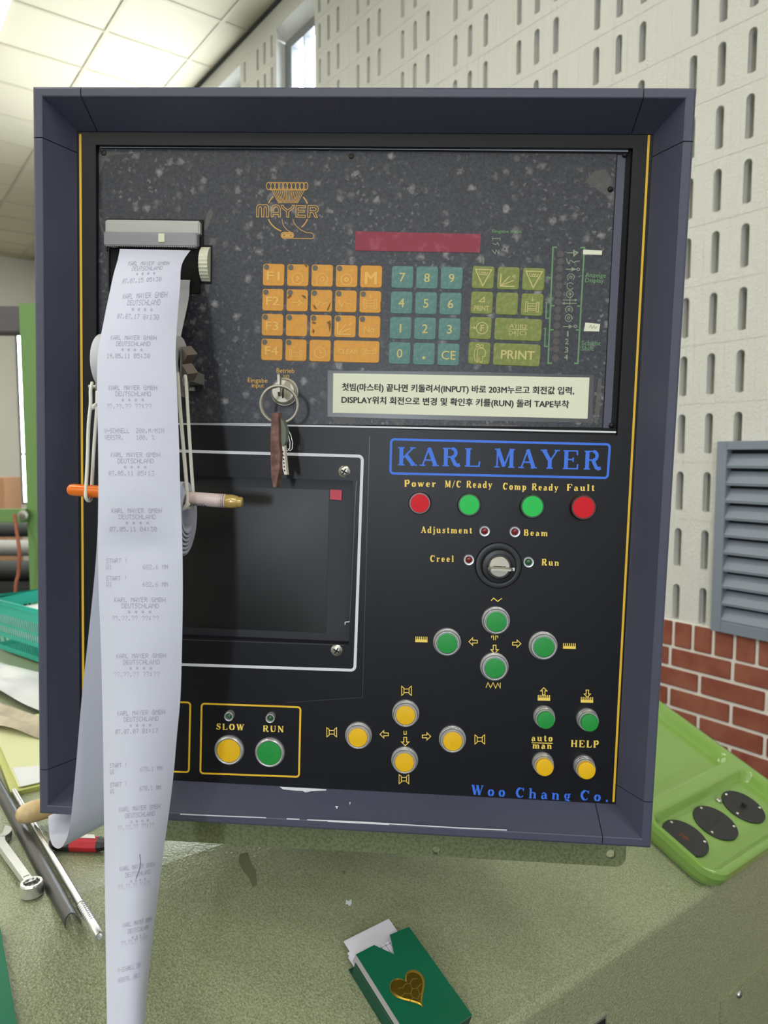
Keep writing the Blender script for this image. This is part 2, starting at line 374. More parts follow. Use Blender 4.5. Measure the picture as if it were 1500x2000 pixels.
# a bold slab-serif alphabet: (advance, [(width, points)...]); heavy stems, light hairlines
T, t_, z = .235, .095, .08
def sf(x, y, h=.17): return (z, [(x - h, y), (x + h, y)])
b0, b1, bx_ = .035, .965, .63
SER = {
 'K': (1.0, [(T, [(.2, 0), (.2, 1)]), sf(.2, b0), sf(.2, b1), (t_, [(.26, .38), (.8, .97)]), (T, [(.42, .58), (.84, .03)]), sf(.84, b0), sf(.78, b1, .15)]),
 'A': (1.0, [(t_, [(.15, 0), (.48, 1)]), (T, [(.47, .98), (.82, 0)]), (t_, [(.24, .32), (.68, .32)]), sf(.15, b0, .15), sf(.82, b0)]),
 'R': (1.0, [(T, [(.2, 0), (.2, 1)]), sf(.2, b0), (z, [(.04, b1), (.5, b1)]), (T * .85, arc2(.5, .735, .2, .225, 90, -90)), (t_, [(.28, .51), (.5, .51)]), (T * .9, [(.5, .5), (.68, .12), (.8, .06), (.92, .1)])]),
 'L': (.85, [(T, [(.2, 0), (.2, 1)]), sf(.2, b0), sf(.2, b1), (z, [(.2, b0), (.76, b0)]), (t_, [(.74, 0), (.78, .3)])]),
 'M': (1.15, [(t_, [(.18, 0), (.18, 1)]), (T, [(.2, 1), (.55, .06)]), (t_, [(.55, .06), (.88, 1)]), (T, [(.93, 0), (.93, 1)]), sf(.17, b0, .14), sf(.16, b1, .12), sf(.93, b0, .17), sf(.95, b1, .14)]),
 'Y': (1.0, [(T, [(.16, .98), (.5, .42)]), (t_, [(.86, .98), (.52, .42)]), (T, [(.5, 0), (.5, .48)]), sf(.5, b0), sf(.17, b1), sf(.86, b1, .14)]),
 'E': (.95, [(T, [(.2, 0), (.2, 1)]), (z, [(.04, b0), (.78, b0)]), (z, [(.04, b1), (.76, b1)]), (z, [(.2, .51), (.56, .51)]), (t_, [(.79, 0), (.81, .28)]), (t_, [(.76, 1), (.78, .74)]), (t_, [(.56, .4), (.56, .62)])]),
 'P': (.9, [(T, [(.2, 0), (.2, 1)]), sf(.2, b0), (z, [(.04, b1), (.52, b1)]), (T * .85, arc2(.5, .72, .22, .24, 90, -90)), (t_, [(.28, .48), (.5, .48)])]),
 'F': (.88, [(T, [(.2, 0), (.2, 1)]), sf(.2, b0), (z, [(.04, b1), (.76, b1)]), (z, [(.2, .51), (.56, .51)]), (t_, [(.76, 1), (.78, .74)]), (t_, [(.56, .4), (.56, .62)])]),
 'B': (.95, [(T, [(.2, 0), (.2, 1)]), (z, [(.04, b0), (.52, b0)]), (z, [(.04, b1), (.5, b1)]), (T * .8, arc2(.5, .75, .18, .215, 90, -90)), (T * .85, arc2(.52, .27, .22, .235, 90, -90)), (t_, [(.28, .52), (.52, .52)])]),
 'C': (1.0, [(T, arc2(.52, .5, .34, .43, 100, 260)), (t_, arc2(.52, .5, .33, .46, 110, 40)), (t_, arc2(.52, .5, .33, .46, 250, 322)), (t_, [(.82, .68), (.82, 1)])]),
 'S': (.85, [(T, [(.2, .74), (.26, .62), (.42, .54), (.56, .46), (.66, .34), (.66, .24)]), (t_, arc2(.43, .74, .24, .22, 180, 20)), (t_, arc2(.42, .25, .24, .21, 0, -165)), (t_, [(.7, .72), (.7, 1)]), (t_, [(.14, 0), (.14, .3)])]),
 'O': (1.05, [(T, arc2(.52, .5, .33, .44, 115, 245)), (T, arc2(.52, .5, .33, .44, -65, 65)), (t_, arc2(.52, .5, .3, .455, 0, 360, 24))]),
 'W': (1.3, [(T, [(.16, .98), (.4, .03)]), (t_, [(.4, .03), (.63, .96)]), (T, [(.61, .98), (.86, .03)]), (t_, [(.86, .03), (1.12, .98)]), sf(.16, b1, .15), sf(.62, b1, .14), sf(1.12, b1, .13)]),
 'U': (1.0, [(T, [(.2, 1), (.2, .3), (.26, .13), (.4, .06)]), (t_, [(.3, .06), (.55, .05), (.74, .14), (.79, .34), (.79, 1)]), sf(.2, b1), sf(.79, b1, .13)]),
 'N': (1.05, [(t_, [(.18, 0), (.18, .98)]), (T, [(.18, .98), (.84, .03)]), (t_, [(.84, 0), (.84, 1)]), sf(.18, b0, .14), sf(.14, b1, .12), sf(.84, b1, .14)]),
 'H': (1.05, [(T, [(.2, 0), (.2, 1)]), (T, [(.82, 0), (.82, 1)]), (t_, [(.2, .5), (.82, .5)]), sf(.2, b0), sf(.2, b1), sf(.82, b0), sf(.82, b1)]),
 'o': (.76, [(T * .9, arc2(.37, .33, .22, .28, 115, 245)), (T * .9, arc2(.37, .33, .22, .28, -65, 65)), (t_, arc2(.37, .33, .2, .295, 0, 360, 20))]),
 'w': (1.05, [(T * .85, [(.14, .62), (.32, .03)]), (t_, [(.32, .03), (.5, .6)]), (T * .85, [(.49, .62), (.69, .03)]), (t_, [(.69, .03), (.89, .62)]), sf(.14, bx_, .12), sf(.5, bx_, .11), sf(.88, bx_, .1)]),
 'e': (.72, [(T * .9, arc2(.37, .33, .22, .28, 110, 250)), (t_, arc2(.37, .33, .21, .29, 110, 0)), (t_, [(.2, .34), (.6, .34)]), (t_, arc2(.37, .33, .22, .29, 250, 320)), (.11, [(.56, .36), (.56, .46)])]),
 'r': (.66, [(T * .9, [(.2, 0), (.2, .63)]), sf(.2, b0, .15), sf(.13, bx_, .1), (t_, [(.26, .42), (.38, .58), (.5, .6)]), (T * .8, [(.5, .48), (.5, .64)])]),
 'd': (.84, [(T * .9, arc2(.36, .32, .21, .27, 110, 260)), (t_, arc2(.36, .32, .2, .29, 110, 50)), (t_, arc2(.36, .32, .2, .29, 260, 310)), (T * .9, [(.6, .02), (.6, 1)]), sf(.5, b1, .1), sf(.7, b0, .1)]),
 'y': (.82, [(T * .85, [(.16, .62), (.4, .06)]), (t_, [(.64, .62), (.4, .0), (.3, -.2), (.2, -.24)]), (.13, [(.13, -.24), (.24, -.2)]), sf(.16, bx_, .14), sf(.63, bx_, .12)]),
 'a': (.76, [(T * .85, [(.52, .04), (.52, .44), (.44, .56)]), (t_, [(.48, .54), (.36, .62), (.22, .58)]), (.14, [(.2, .46), (.2, .58)]), (T * .75, arc2(.32, .18, .17, .15, 110, 270)), (t_, [(.3, .34), (.52, .38)]), (t_, [(.3, .03), (.42, .06), (.52, .14)]), (t_, [(.55, .05), (.7, .06)])]),
 'm': (1.25, [(T * .9, [(.2, 0), (.2, .63)]), (T * .9, [(.6, 0), (.6, .46), (.55, .56)]), (T * .9, [(1.0, 0), (1.0, .46), (.95, .56)]), (t_, [(.27, .5), (.42, .61), (.56, .58)]), (t_, [(.67, .5), (.82, .61), (.96, .58)]), sf(.2, b0, .15), sf(.6, b0, .15), sf(1.0, b0, .15), sf(.13, bx_, .1)]),
 'n': (.86, [(T * .9, [(.2, 0), (.2, .63)]), (T * .9, [(.62, 0), (.62, .44), (.56, .56)]), (t_, [(.27, .5), (.42, .61), (.58, .57)]), sf(.2, b0, .15), sf(.62, b0, .15), sf(.13, bx_, .1)]),
 'p': (.84, [(T * .9, [(.2, -.25), (.2, .63)]), (T * .9, arc2(.42, .32, .21, .27, 70, -80)), (t_, arc2(.42, .32, .2, .29, 70, 130)), (t_, arc2(.42, .32, .2, .29, -80, -130)), sf(.2, -.25, .15), sf(.13, bx_, .1)]),
 'u': (.86, [(T * .9, [(.2, .63), (.2, .18), (.27, .06)]), (t_, [(.22, .08), (.36, .03), (.5, .08), (.6, .18)]), (T * .9, [(.62, .02), (.62, .63)]), sf(.13, bx_, .1), sf(.54, bx_, .1), sf(.72, b0, .1)]),
 'l': (.46, [(T * .9, [(.22, 0), (.22, 1)]), sf(.22, b0, .17), sf(.14, b1, .1)]),
 't': (.58, [(T * .9, [(.26, .85), (.26, .16), (.32, .05)]), (t_, [(.28, .05), (.4, .04), (.5, .14)]), (z, [(.08, bx_), (.48, bx_)])]),
 'j': (.46, [(T * .9, [(.26, .63), (.26, -.1), (.2, -.2)]), (t_, [(.24, -.2), (.12, -.25), (.04, -.18)]), sf(.19, bx_, .1), (T, [(.25, .8), (.25, .97)])]),
 's': (.66, [(T * .8, [(.18, .48), (.26, .39), (.42, .3), (.5, .2)]), (t_, arc2(.34, .47, .18, .15, 190, 30)), (t_, arc2(.33, .17, .19, .14, 10, -170)), (t_, [(.54, .44), (.54, .64)]), (t_, [(.12, 0), (.12, .2)])]),
 'h': (.86, [(T * .9, [(.2, 0), (.2, 1)]), (T * .9, [(.62, 0), (.62, .44), (.56, .56)]), (t_, [(.27, .5), (.42, .61), (.58, .57)]), sf(.2, b0, .15), sf(.62, b0, .15), sf(.13, b1, .1)]),
 'g': (.8, [(T * .8, arc2(.34, .4, .18, .2, 100, 260)), (T * .8, arc2(.36, .4, .18, .2, -80, 80)), (t_, [(.24, .18), (.2, .08), (.32, .03)]), (T * .7, [(.24, .02), (.5, .0), (.6, -.1)]), (t_, arc2(.36, -.12, .24, .14, 10, -190)), (t_, [(.5, .58), (.7, .64)])]),
 'c': (.7, [(T * .9, arc2(.37, .33, .22, .28, 100, 255)), (t_, arc2(.37, .33, .21, .29, 110, 45)), (t_, arc2(.37, .33, .22, .29, 250, 320)), (T * .8, [(.53, .42), (.53, .56)])]),
 '.': (.5, [(.2, [(.12, .1), (.32, .1)])]),
 '/': (.6, [(t_ * 1.1, [(.08, -.08), (.52, 1.02)])]),
 ' ': (.55, []),
}
def serif2d(txt, gap=.16, bold=1.0):
    V, F = [], []; x = 0; ly_ = 0
    for ch in txt:
        adv, st = SER[ch]
        for w, pts in st:
            v, f = ribbon2d([(p[0] + x, p[1]) for p in pts], w * bold); k = len(V); ly_ = (ly_ + 1) % 9
            V += [(q[0], q[1], ly_) for q in v]; F += [tuple(i + k for i in q) for q in f]
        x += adv + gap
    return V, F
D57 = {'A':'04 0A 11 11 1F 11 11','B':'1E 11 11 1E 11 11 1E','C':'0E 11 10 10 10 11 0E','D':'1E 11 11 11 11 11 1E','E':'1F 10 10 1E 10 10 1F','G':'0E 11 10 17 11 11 0F','H':'11 11 11 1F 11 11 11','I':'0E 04 04 04 04 04 0E','K':'11 12 14 18 14 12 11','L':'10 10 10 10 10 10 1F','M':'11 1B 15 15 11 11 11','N':'11 19 15 13 11 11 11','R':'1E 11 11 1E 14 12 11','S':'0F 10 10 0E 01 01 1E','T':'1F 04 04 04 04 04 04','U':'11 11 11 11 11 11 0E','V':'11 11 11 11 11 0A 04','W':'11 11 11 15 15 1B 11','Y':'11 11 0A 04 04 04 04','0':'0E 11 13 15 19 11 0E','1':'04 0C 04 04 04 04 0E','2':'0E 11 01 06 08 10 1F','3':'1F 02 04 02 01 11 0E','5':'1F 10 1E 01 01 11 0E','6':'06 08 10 1E 11 11 0E','7':'1F 01 02 04 04 04 04','8':'0E 11 11 0E 11 11 0E','9':'0E 11 11 0F 01 02 0C','4':'02 06 0A 12 1F 02 02','.':'00 00 00 00 00 0C 0C',':':'00 0C 0C 00 0C 0C 00','?':'0E 11 01 02 04 00 04','*':'00 04 15 0E 15 04 00','-':'00 00 00 1F 00 00 00','%':'18 19 02 04 08 13 03','/':'00 01 02 04 08 10 00','!':'04 04 04 04 04 00 04',',':'00 00 00 00 0C 04 08'}
def dots2d(txt):                                   # unit: one dot; 6 dots per character, 7 high
    q = []
    for i, ch in enumerate(txt):
        if ch not in D57: continue
        for r_, hx in enumerate(D57[ch].split()):
            bits = int(hx, 16); c_ = 0
            while c_ < 5:
                if bits >> (4 - c_) & 1:
                    e = c_
                    while e + 1 < 5 and bits >> (3 - e) & 1: e += 1
                    q.append((i * 6 + c_ + .08, 6 - r_ + .1, i * 6 + e + .92, 7 - r_ - .1)); c_ = e + 1
                else: c_ += 1
    return q

class Plane:                                        # flat work on a plane of the cabinet, laid out from the photo
    def __init__(s, mb, d): s.mb = mb; s.d = d
    def p(s, px, py, up=0): x, zz = cab(px, py, s.d); return Vector((x, s.d - up, zz))
    def fill(s, pts, mi, up=.0002): s.mb.add([s.p(*q, up) for q in pts], [tuple(range(len(pts)))[::-1]], mi)
    def line(s, pts, w, mi, closed=False, up=.0003):
        P = [cab(*q, s.d) for q in pts]
        a = cab(pts[0][0], pts[0][1], s.d); b_ = cab(pts[0][0] + 1, pts[0][1], s.d); k = abs(b_[0] - a[0])
        v, f = ribbon2d(P, w * k, closed)
        s.mb.add([(q.x, s.d - up, q.y) for q in v], f, mi)
    def circ(s, c, r, w, mi, a0=0, a1=360, up=.0003, n=22, ry=None):
        full = abs(a1 - a0) >= 360
        pts = [(c[0] + r * math.cos(math.radians(a0 + (a1 - a0) * i / n)), c[1] - (ry or r) * math.sin(math.radians(a0 + (a1 - a0) * i / n))) for i in range(n if full else n + 1)]
        if w: s.line(pts, w, mi, full, up)
        else: s.fill(pts[::-1], mi, up)
    def text(s, geo, pl, pr, cap_px, mi, capu=None, up=.00035, asc=True):
        V, F = geo; x0 = min(q[0] for q in V); x1 = max(q[0] for q in V)
        a = Vector(cab(*pl, s.d)); b_ = Vector(cab(*pr, s.d)); dx = b_ - a; k = dx.length / (x1 - x0); dx.normalize(); dy = Vector((-dx.y, dx.x))
        h = Vector(cab(pl[0], pl[1] - cap_px, s.d)) - a; ky = h.length / (capu or CAP)
        s.mb.add([((a + dx * (q[0] - x0) * k + dy * q[1] * ky).x, s.d - up - (q[2] if len(q) > 2 else 0) * .00001, (a + dx * (q[0] - x0) * k + dy * q[1] * ky).y) for q in V], F, mi)

def rrect(x0, z0, x1, z1, r, n=5):
    out = []
    for cx_, cz_, a in ((x1 - r, z1 - r, 0), (x0 + r, z1 - r, 90), (x0 + r, z0 + r, 180), (x1 - r, z0 + r, 270)):
        out += [(cx_ + r * math.cos(math.radians(a + 90 * i / n)), cz_ + r * math.sin(math.radians(a + 90 * i / n))) for i in range(n + 1)]
    return out
def cell(mb, rect, hole, f, depth_f=None, mi=0, mi_in=None, back=True, wall_in=True):
    """rect with one hole; f maps (x, z, depth) to space"""
    x0, z0, x1, z1 = rect; n = len(hole); hx = sum(p[0] for p in hole) / n; hz = sum(p[1] for p in hole) / n
    order = sorted(hole, key=lambda p: math.atan2(p[1] - hz, p[0] - hx))
    per = []
    for p in order:
        dx, dz = p[0] - hx, p[1] - hz; ks = []
        if dx > 1e-9: ks.append((x1 - hx) / dx)
        if dx < -1e-9: ks.append((x0 - hx) / dx)
        if dz > 1e-9: ks.append((z1 - hz) / dz)
        if dz < -1e-9: ks.append((z0 - hz) / dz)
        k = min(ks); per.append((hx + dx * k, hz + dz * k))
    # make sure the four corners are part of the outline
    for c_ in ((x0, z0), (x1, z0), (x1, z1), (x0, z1)):
        i = min(range(n), key=lambda j: (per[j][0] - c_[0]) ** 2 + (per[j][1] - c_[1]) ** 2); per[i] = c_
    vs = [f(p[0], p[1], 0) for p in per] + [f(p[0], p[1], 0) for p in order]
    mb.add(vs, [(i, (i + 1) % n, n + (i + 1) % n, n + i) for i in range(n)], mi)
    if depth_f:
        vi = [f(p[0], p[1], 0) for p in order] + [f(p[0], p[1], depth_f) for p in order]
        if wall_in: mb.add(vi, [(i, (i + 1) % n, n + (i + 1) % n, n + i) for i in range(n)], mi if mi_in is None else mi_in)
        if back: mb.add(vi[n:], [tuple(range(n))], mi if mi_in is None else mi_in)

# ================================================================== THE ROOM
FLOOR = 0.0; CEIL = EYE.z + 2.67; RW = 2.154
S0, S1 = -12.0, 11.0; LW = -8.2
def rq(mb, pts, mi=0): mb.add([room(*p) for p in pts], [tuple(range(len(pts)))], mi)
mb = MB(); rq(mb, [(LW, S0, 0), (RW + .5, S0, 0), (RW + .5, S1, 0), (LW, S1, 0)])
tag(mb.build('floor', ['floor_grey']), 'grey factory floor', kind='structure')
# ceiling with its exposed grid of bars
mb = MB(); rq(mb, [(LW, S0, CEIL), (LW, S1, CEIL), (RW + .3, S1, CEIL), (RW + .3, S0, CEIL)])
nk, sk = .544, .5386
for k in range(-18, 2):
    n_ = 1.426 + nk * k
    if n_ > LW:
        rq(mb, [(n_ - .012, -3, CEIL - .006), (n_ - .012, S1, CEIL - .006), (n_ + .012, S1, CEIL - .006), (n_ + .012, -3, CEIL - .006)], 1)
        for e in (-.012, .012): rq(mb, [(n_ + e, -3, CEIL - .006), (n_ + e, S1, CEIL - .006), (n_ + e, S1, CEIL), (n_ + e, -3, CEIL)], 1)
for k in range(-14, 12):
    s_ = 4.869 + sk * k
    rq(mb, [(LW, s_ - .012, CEIL - .005), (RW, s_ - .012, CEIL - .005), (RW, s_ + .012, CEIL - .005), (LW, s_ + .012, CEIL - .005)], 1)
    for e in (-.012, .012): rq(mb, [(LW, s_ + e, CEIL - .005), (RW, s_ + e, CEIL - .005), (RW, s_ + e, CEIL), (LW, s_ + e, CEIL)], 1)
tag(mb.build('ceiling', ['ceiling_tile', 'grid_white']), 'suspended ceiling of square cream tiles', kind='structure')

# right wall: perforated blocks over a brick base, with window openings further along
ZB = EYE.z - .542
mb = MB()
def wallf(s_, z_, d): return room(RW + d, s_, z_)
W1 = (3.54, 3.98); W2 = (4.47, 6.4); WT = EYE.z + 2.47; WB = EYE.z + .3
CH, SP = .1837, .0915
rows = [EYE.z + 1.2333 - CH * k for k in range(-8, 10)]
LV = (.50, 1.158, EYE.z - .543, EYE.z + .042)      # louver opening
def slot(s_, zt, zb, w=.0125):
    pts = [(s_ + w * math.cos(math.radians(a)), zt - w + w * math.sin(math.radians(a))) for a in range(0, 181, 30)]
    return pts + [(s_ - w, zb), (s_ - w * .3, zb - .003), (s_ + w * .5, zb - .002), (s_ + w, zb)]
for zt in rows:
    z1_, z0_ = zt + .03, zt - CH + .03
    if z0_ < ZB + .02: z0_ = ZB
    if z1_ > CEIL: z1_ = CEIL
    if z1_ <= z0_ + .02: continue
    for k in range(-22, 44):
        sc_ = 1.477 + SP * k; a, b_ = sc_ - SP / 2, sc_ + SP / 2
        mid = (z0_ + z1_) / 2
        if a >= W2[0]: continue
        parts = []
        for lo, hi in ((-9, W1[0]), (W1[1], W2[0])):
            if min(b_, hi) - max(a, lo) > 1e-4: parts.append((max(a, lo), min(b_, hi)))
        z2_ = z1_ - .0016
        for pa, pb in parts:
            mb.quad(wallf(pa, z2_, .0015), wallf(pb, z2_, .0015), wallf(pb, z1_, .0015), wallf(pa, z1_, .0015)); mb.quad(wallf(pa, z2_, 0), wallf(pb, z2_, 0), wallf(pb, z2_, .0015), wallf(pa, z2_, .0015)); mb.quad(wallf(pa, z1_, 0), wallf(pb, z1_, 0), wallf(pb, z1_, .0015), wallf(pa, z1_, .0015))
            solid = k % 4 == 3 or zt - .110 < z0_ or zt > z1_ - .01 or pb - pa < SP - 1e-4
            if LV[0] - .05 < sc_ < LV[1] and mid < LV[3] + .01: solid = True
            if solid: mb.quad(wallf(pa, z0_, 0), wallf(pb, z0_, 0), wallf(pb, z2_, 0), wallf(pa, z2_, 0))
            else: cell(mb, (pa, z0_, pb, z2_), slot(sc_, zt, max(zt - .124, z0_ + .006)), wallf, .05)
# reveals of the openings and the wall further along
RV = .066
for w0, w1 in (W1, W2):
    mb.quad(wallf(w1, WB, 0), wallf(w1, WB, RV), wallf(w1, WT, RV), wallf(w1, WT, 0))
    mb.quad(wallf(w0, WB, 0), wallf(w0, WB, RV), wallf(w0, WT, RV), wallf(w0, WT, 0))
    mb.quad(wallf(w0, WT + .06, 0), wallf(w0, WT, RV), wallf(w1, WT, RV), wallf(w1, WT + .06, 0))
    mb.quad(wallf(w0, WT + .06, 0), wallf(w1, WT + .06, 0), wallf(w1, CEIL, 0), wallf(w0, CEIL, 0))
    mb.quad(wallf(w0, WB, 0), wallf(w1, WB, 0), wallf(w1, WB, RV), wallf(w0, WB, RV))
    mb.quad(wallf(w0, 0, 0), wallf(w1, 0, 0), wallf(w1, WB, 0), wallf(w0, WB, 0))
    mb.quad(wallf(w0, WT, RV), wallf(w0, WT + .06, 0), wallf(w0, WT, 0), wallf(w0, WT - .01, RV)); mb.quad(wallf(w1, WT, RV), wallf(w1, WT + .06, 0), wallf(w1, WT, 0), wallf(w1, WT - .01, RV))
mb.quad(wallf(W2[1], 0, 0), wallf(S1, 0, 0), wallf(S1, CEIL, 0), wallf(W2[1], CEIL, 0))
mb.quad(wallf(S0, 0, 0), wallf(1.477 - SP * 22.5, 0, 0), wallf(1.477 - SP * 22.5, CEIL, 0), wallf(S0, CEIL, 0))
mb.quad(wallf(-.6, 0, .02), wallf(4.5, 0, .02), wallf(4.5, ZB, .02), wallf(-.6, ZB, .02))
tag(mb.build('wall_right', ['wall_block']), 'pale concrete block wall with rows of upright slots', kind='structure')
# brick base
mb = MB()
mb.box(room(RW + .002, 1.2, ZB / 2), (3.6, .016, ZB), 1, R=Matrix((D, N, UP)).transposed())
RB = Matrix((D, N, UP)).transposed()
def brick(s0, s1, z0_, z1_): mb.box(room(RW + .004, (s0 + s1) / 2, (z0_ + z1_) / 2), (s1 - s0, .03, z1_ - z0_), 0, R=RB, bev=.002)
ph = 1.326 - .06 * 1.2
for k in range(-28, 18):
    brick(1.30 + .068 * k, 1.30 + .068 * k + .057, ZB - .083, ZB - .002)
for r_ in range(14):
    zt = ZB - .092 - .0678 * r_
    for k in range(-9, 6):
        s_ = 1.1 + .21 * k + (.105 if r_ % 2 else 0)
        brick(s_, s_ + .198, zt - .057, zt)
tag(mb.build('trim_1', ['brick_red', 'mortar']), 'red brick base course with pale mortar along the right wall', kind='structure')
# other walls
mb = MB(); FW = (0, 0)
wl = sorted([on_wall(30, 0, 1)[0], 0])
def farp(px, py):
    r = ray(px, py); P = r * (S1 / r.dot(D)); return P.dot(N), P.z + EYE.z
fa, fz1 = farp(29, 648); fb, _ = farp(52, 648); fz0 = farp(40, 985)[1]
for p in ([(LW, S1, 0), (fa, S1, 0), (fa, S1, CEIL), (LW, S1, CEIL)], [(fb, S1, 0), (RW + .2, S1, 0), (RW + .2, S1, CEIL), (fb, S1, CEIL)],
          [(fa, S1, 0), (fb, S1, 0), (fb, S1, fz0), (fa, S1, fz0)], [(fa, S1, fz1), (fb, S1, fz1), (fb, S1, CEIL), (fa, S1, CEIL)]): rq(mb, p)
tag(mb.build('wall_far', ['wall_plain']), 'pale far wall of the hall', kind='structure')
mb = MB(); rq(mb, [(LW, S0, 0), (LW, S1, 0), (LW, S1, CEIL), (LW, S0, CEIL)])
tag(mb.build('wall_left', ['wall_plain']), 'pale left wall of the hall', kind='structure')
mb = MB(); rq(mb, [(LW, S0, 0), (RW + .2, S0, 0), (RW + .2, S0, CEIL), (LW, S0, CEIL)])
tag(mb.build('wall_back', ['wall_plain']), 'pale back wall of the hall', kind='structure')
# windows
def window(name, w0, w1, zb, zt, bars_s, bars_z, lab, frame=.035):
    mb = MB(); n_ = RW + RV
    def bar(s0, s1, z0_, z1_): mb.box(room(n_ + .02, (s0 + s1) / 2, (z0_ + z1_) / 2), (abs(s1 - s0), .05, abs(z1_ - z0_)), 0, R=RB)
    bar(w0, w0 + frame, zb, zt); bar(w1 - frame * 2.1, w1, zb, zt); bar(w0 + frame, w1 - frame * 2.1, zt - frame * 1.6, zt); bar(w0 + frame, w1 - frame * 2.1, zb, zb + frame)
    for s_ in bars_s: bar(s_ - .006, s_ + .006, zb + frame, zt - frame * 1.6)
    for z_ in bars_z: bar(w0 + frame, w1 - frame * 2.1, z_ - .006, z_ + .006)
    o = mb.build(name, ['window_grey'], origin=room(n_, (w0 + w1) / 2, zb)); tag(o, lab, kind='structure')
    g = MB(); g.quad(*[room(n_ + .02, s_, z_) for s_, z_ in ((w0, zb), (w1, zb), (w1, zt), (w0, zt))])
    g.build('pane', ['clear_glass'], o)
window('window_1', W1[0], W1[1], WB, WT, [3.76], [EYE.z + 1.2, EYE.z + 1.65, EYE.z + 2.08], 'tall narrow grey framed window with thin glazing bars')
window('window_2', W2[0], W2[1], WB, WT, [5.1, 5.75], [EYE.z + 1.65], 'further grey framed window beyond the pier')
mb = MB(); zc_ = (fz0 + fz1) / 2
for n0, n1, z0_, z1_ in ((fa, fa + .03, fz0, fz1), (fb - .03, fb, fz0, fz1), (fa, fb, fz0, fz0 + .03), (fa, fb, fz1 - .03, fz1), (fa, fb, zc_ - .5, zc_ - .47)):
    mb.box(room((n0 + n1) / 2, S1 + .02, (z0_ + z1_) / 2), (n1 - n0, .06, z1_ - z0_), 0, R=Matrix((N, D, UP)).transposed())
o = mb.build('window_3', ['window_grey'], origin=room((fa + fb) / 2, S1, fz0)); tag(o, 'bright narrow window in the far wall', kind='structure')
g = MB(); g.quad(*[room(n_, S1 + .03, z_) for n_, z_ in ((fa, fz0), (fb, fz0), (fb, fz1), (fa, fz1))]); g.build('pane', ['clear_glass'], o)
mb = MB(); R_k = Matrix((D, N, UP)).transposed()
for ds, dz, w, h in ((-.5, 0, .08, 1.16), (.5, 0, .08, 1.16), (0, .54, 1.08, .08), (0, -.54, 1.08, .08)):
    mb.box(KEY_POS + D * ds + UP * dz, (w, .06, h), 0, R=R_k)
tag(mb.build('window_4', ['window_grey'], origin=KEY_POS - UP * .58), 'window frame in the left wall', kind='structure')
# dark joint between ceiling and wall
mb = MB(); mb.box(room(RW - .008, 3.2, CEIL - .009), (14, .018, .018), 0, R=RB)
tag(mb.build('trim_2', ['trim_dark'], origin=room(RW, 3.2, CEIL)), 'dark edge strip where ceiling meets the right wall', kind='structure')
# ceiling lamps: one in view at the left corner, the others light the hall
def ceiling_lamp(n0, n1, s0, s1, lab, grp):
    o = thing('ceiling_light', lab, 'light', room((n0 + n1) / 2, (s0 + s1) / 2, CEIL), grp)
    mb = MB(); zl = CEIL - .02
    for p in ((n0, n0 + .025, s0, s1), (n1 - .025, n1, s0, s1), (n0, n1, s0, s0 + .025), (n0, n1, s1 - .025, s1)):
        mb.box(room((p[0] + p[1]) / 2, (p[2] + p[3]) / 2, CEIL - .012), (p[1] - p[0], p[3] - p[2], .024), 0, R=Matrix((N, D, UP)).transposed())
    mb.build('frame', ['lamp_frame'], o)
    g = MB(); g.add([room(n0 + .02, s0 + .02, zl), room(n0 + .02, s1 - .02, zl), room(n1 - .02, s1 - .02, zl), room(n1 - .02, s0 + .02, zl)], [(0, 1, 2, 3)])
    g.build('diffuser', ['lamp_panel'], o)
ceiling_lamp(.338, .882, 4.869 - sk, 4.869 + sk, 'bright square ceiling light at the top left corner', 'ceiling lights')
for a in range(-5, 1):
    for b_ in range(-3, 3):
        n0 = .338 + nk * 3 * a; s0 = 4.869 - sk + sk * 6 * b_
        if (a, b_) == (0, 0): continue
        ceiling_lamp(n0, n0 + nk, s0, s0 + 2 * sk, 'white ceiling light further off over the hall', 'ceiling lights')

# ================================================================== THE MACHINE
TH_ = 0
e1 = N.copy(); e2 = SD.copy(); e3 = SN.copy()
TO = slope(1398, 1700, .034)
def trp(px, py, up=0):
    r = ray(px, py); t = ((TO + e3 * up) - EYE).dot(e3) / r.dot(e3); P = EYE + r * t - TO; return (P.dot(e1), P.dot(e2))
T_w0 = (trp(1276, 1604)[0] + trp(1375, 1684)[0]) / 2 - .003; T_w1 = (trp(1300, 1361)[0] + trp(1500, 1535)[0]) / 2
T_h1 = (trp(1420, 1702)[1] + trp(1500, 1659)[1]) / 2; T_div = (trp(1290, 1570)[1] + trp(1400, 1505)[1]) / 2
T_h0 = T_div - .26
ME = TO.dot(N) + T_w1 - .012
EV, EZ = CREASE - .325 * math.cos(TILT), DESK - .325 * math.sin(TILT)
_p = [slope(984, 2000), slope(1500, 1655)]; EV = sum(p.dot(D) for p in _p) / 2; EZ = sum(p.z for p in _p) / 2; MV = EV - .004
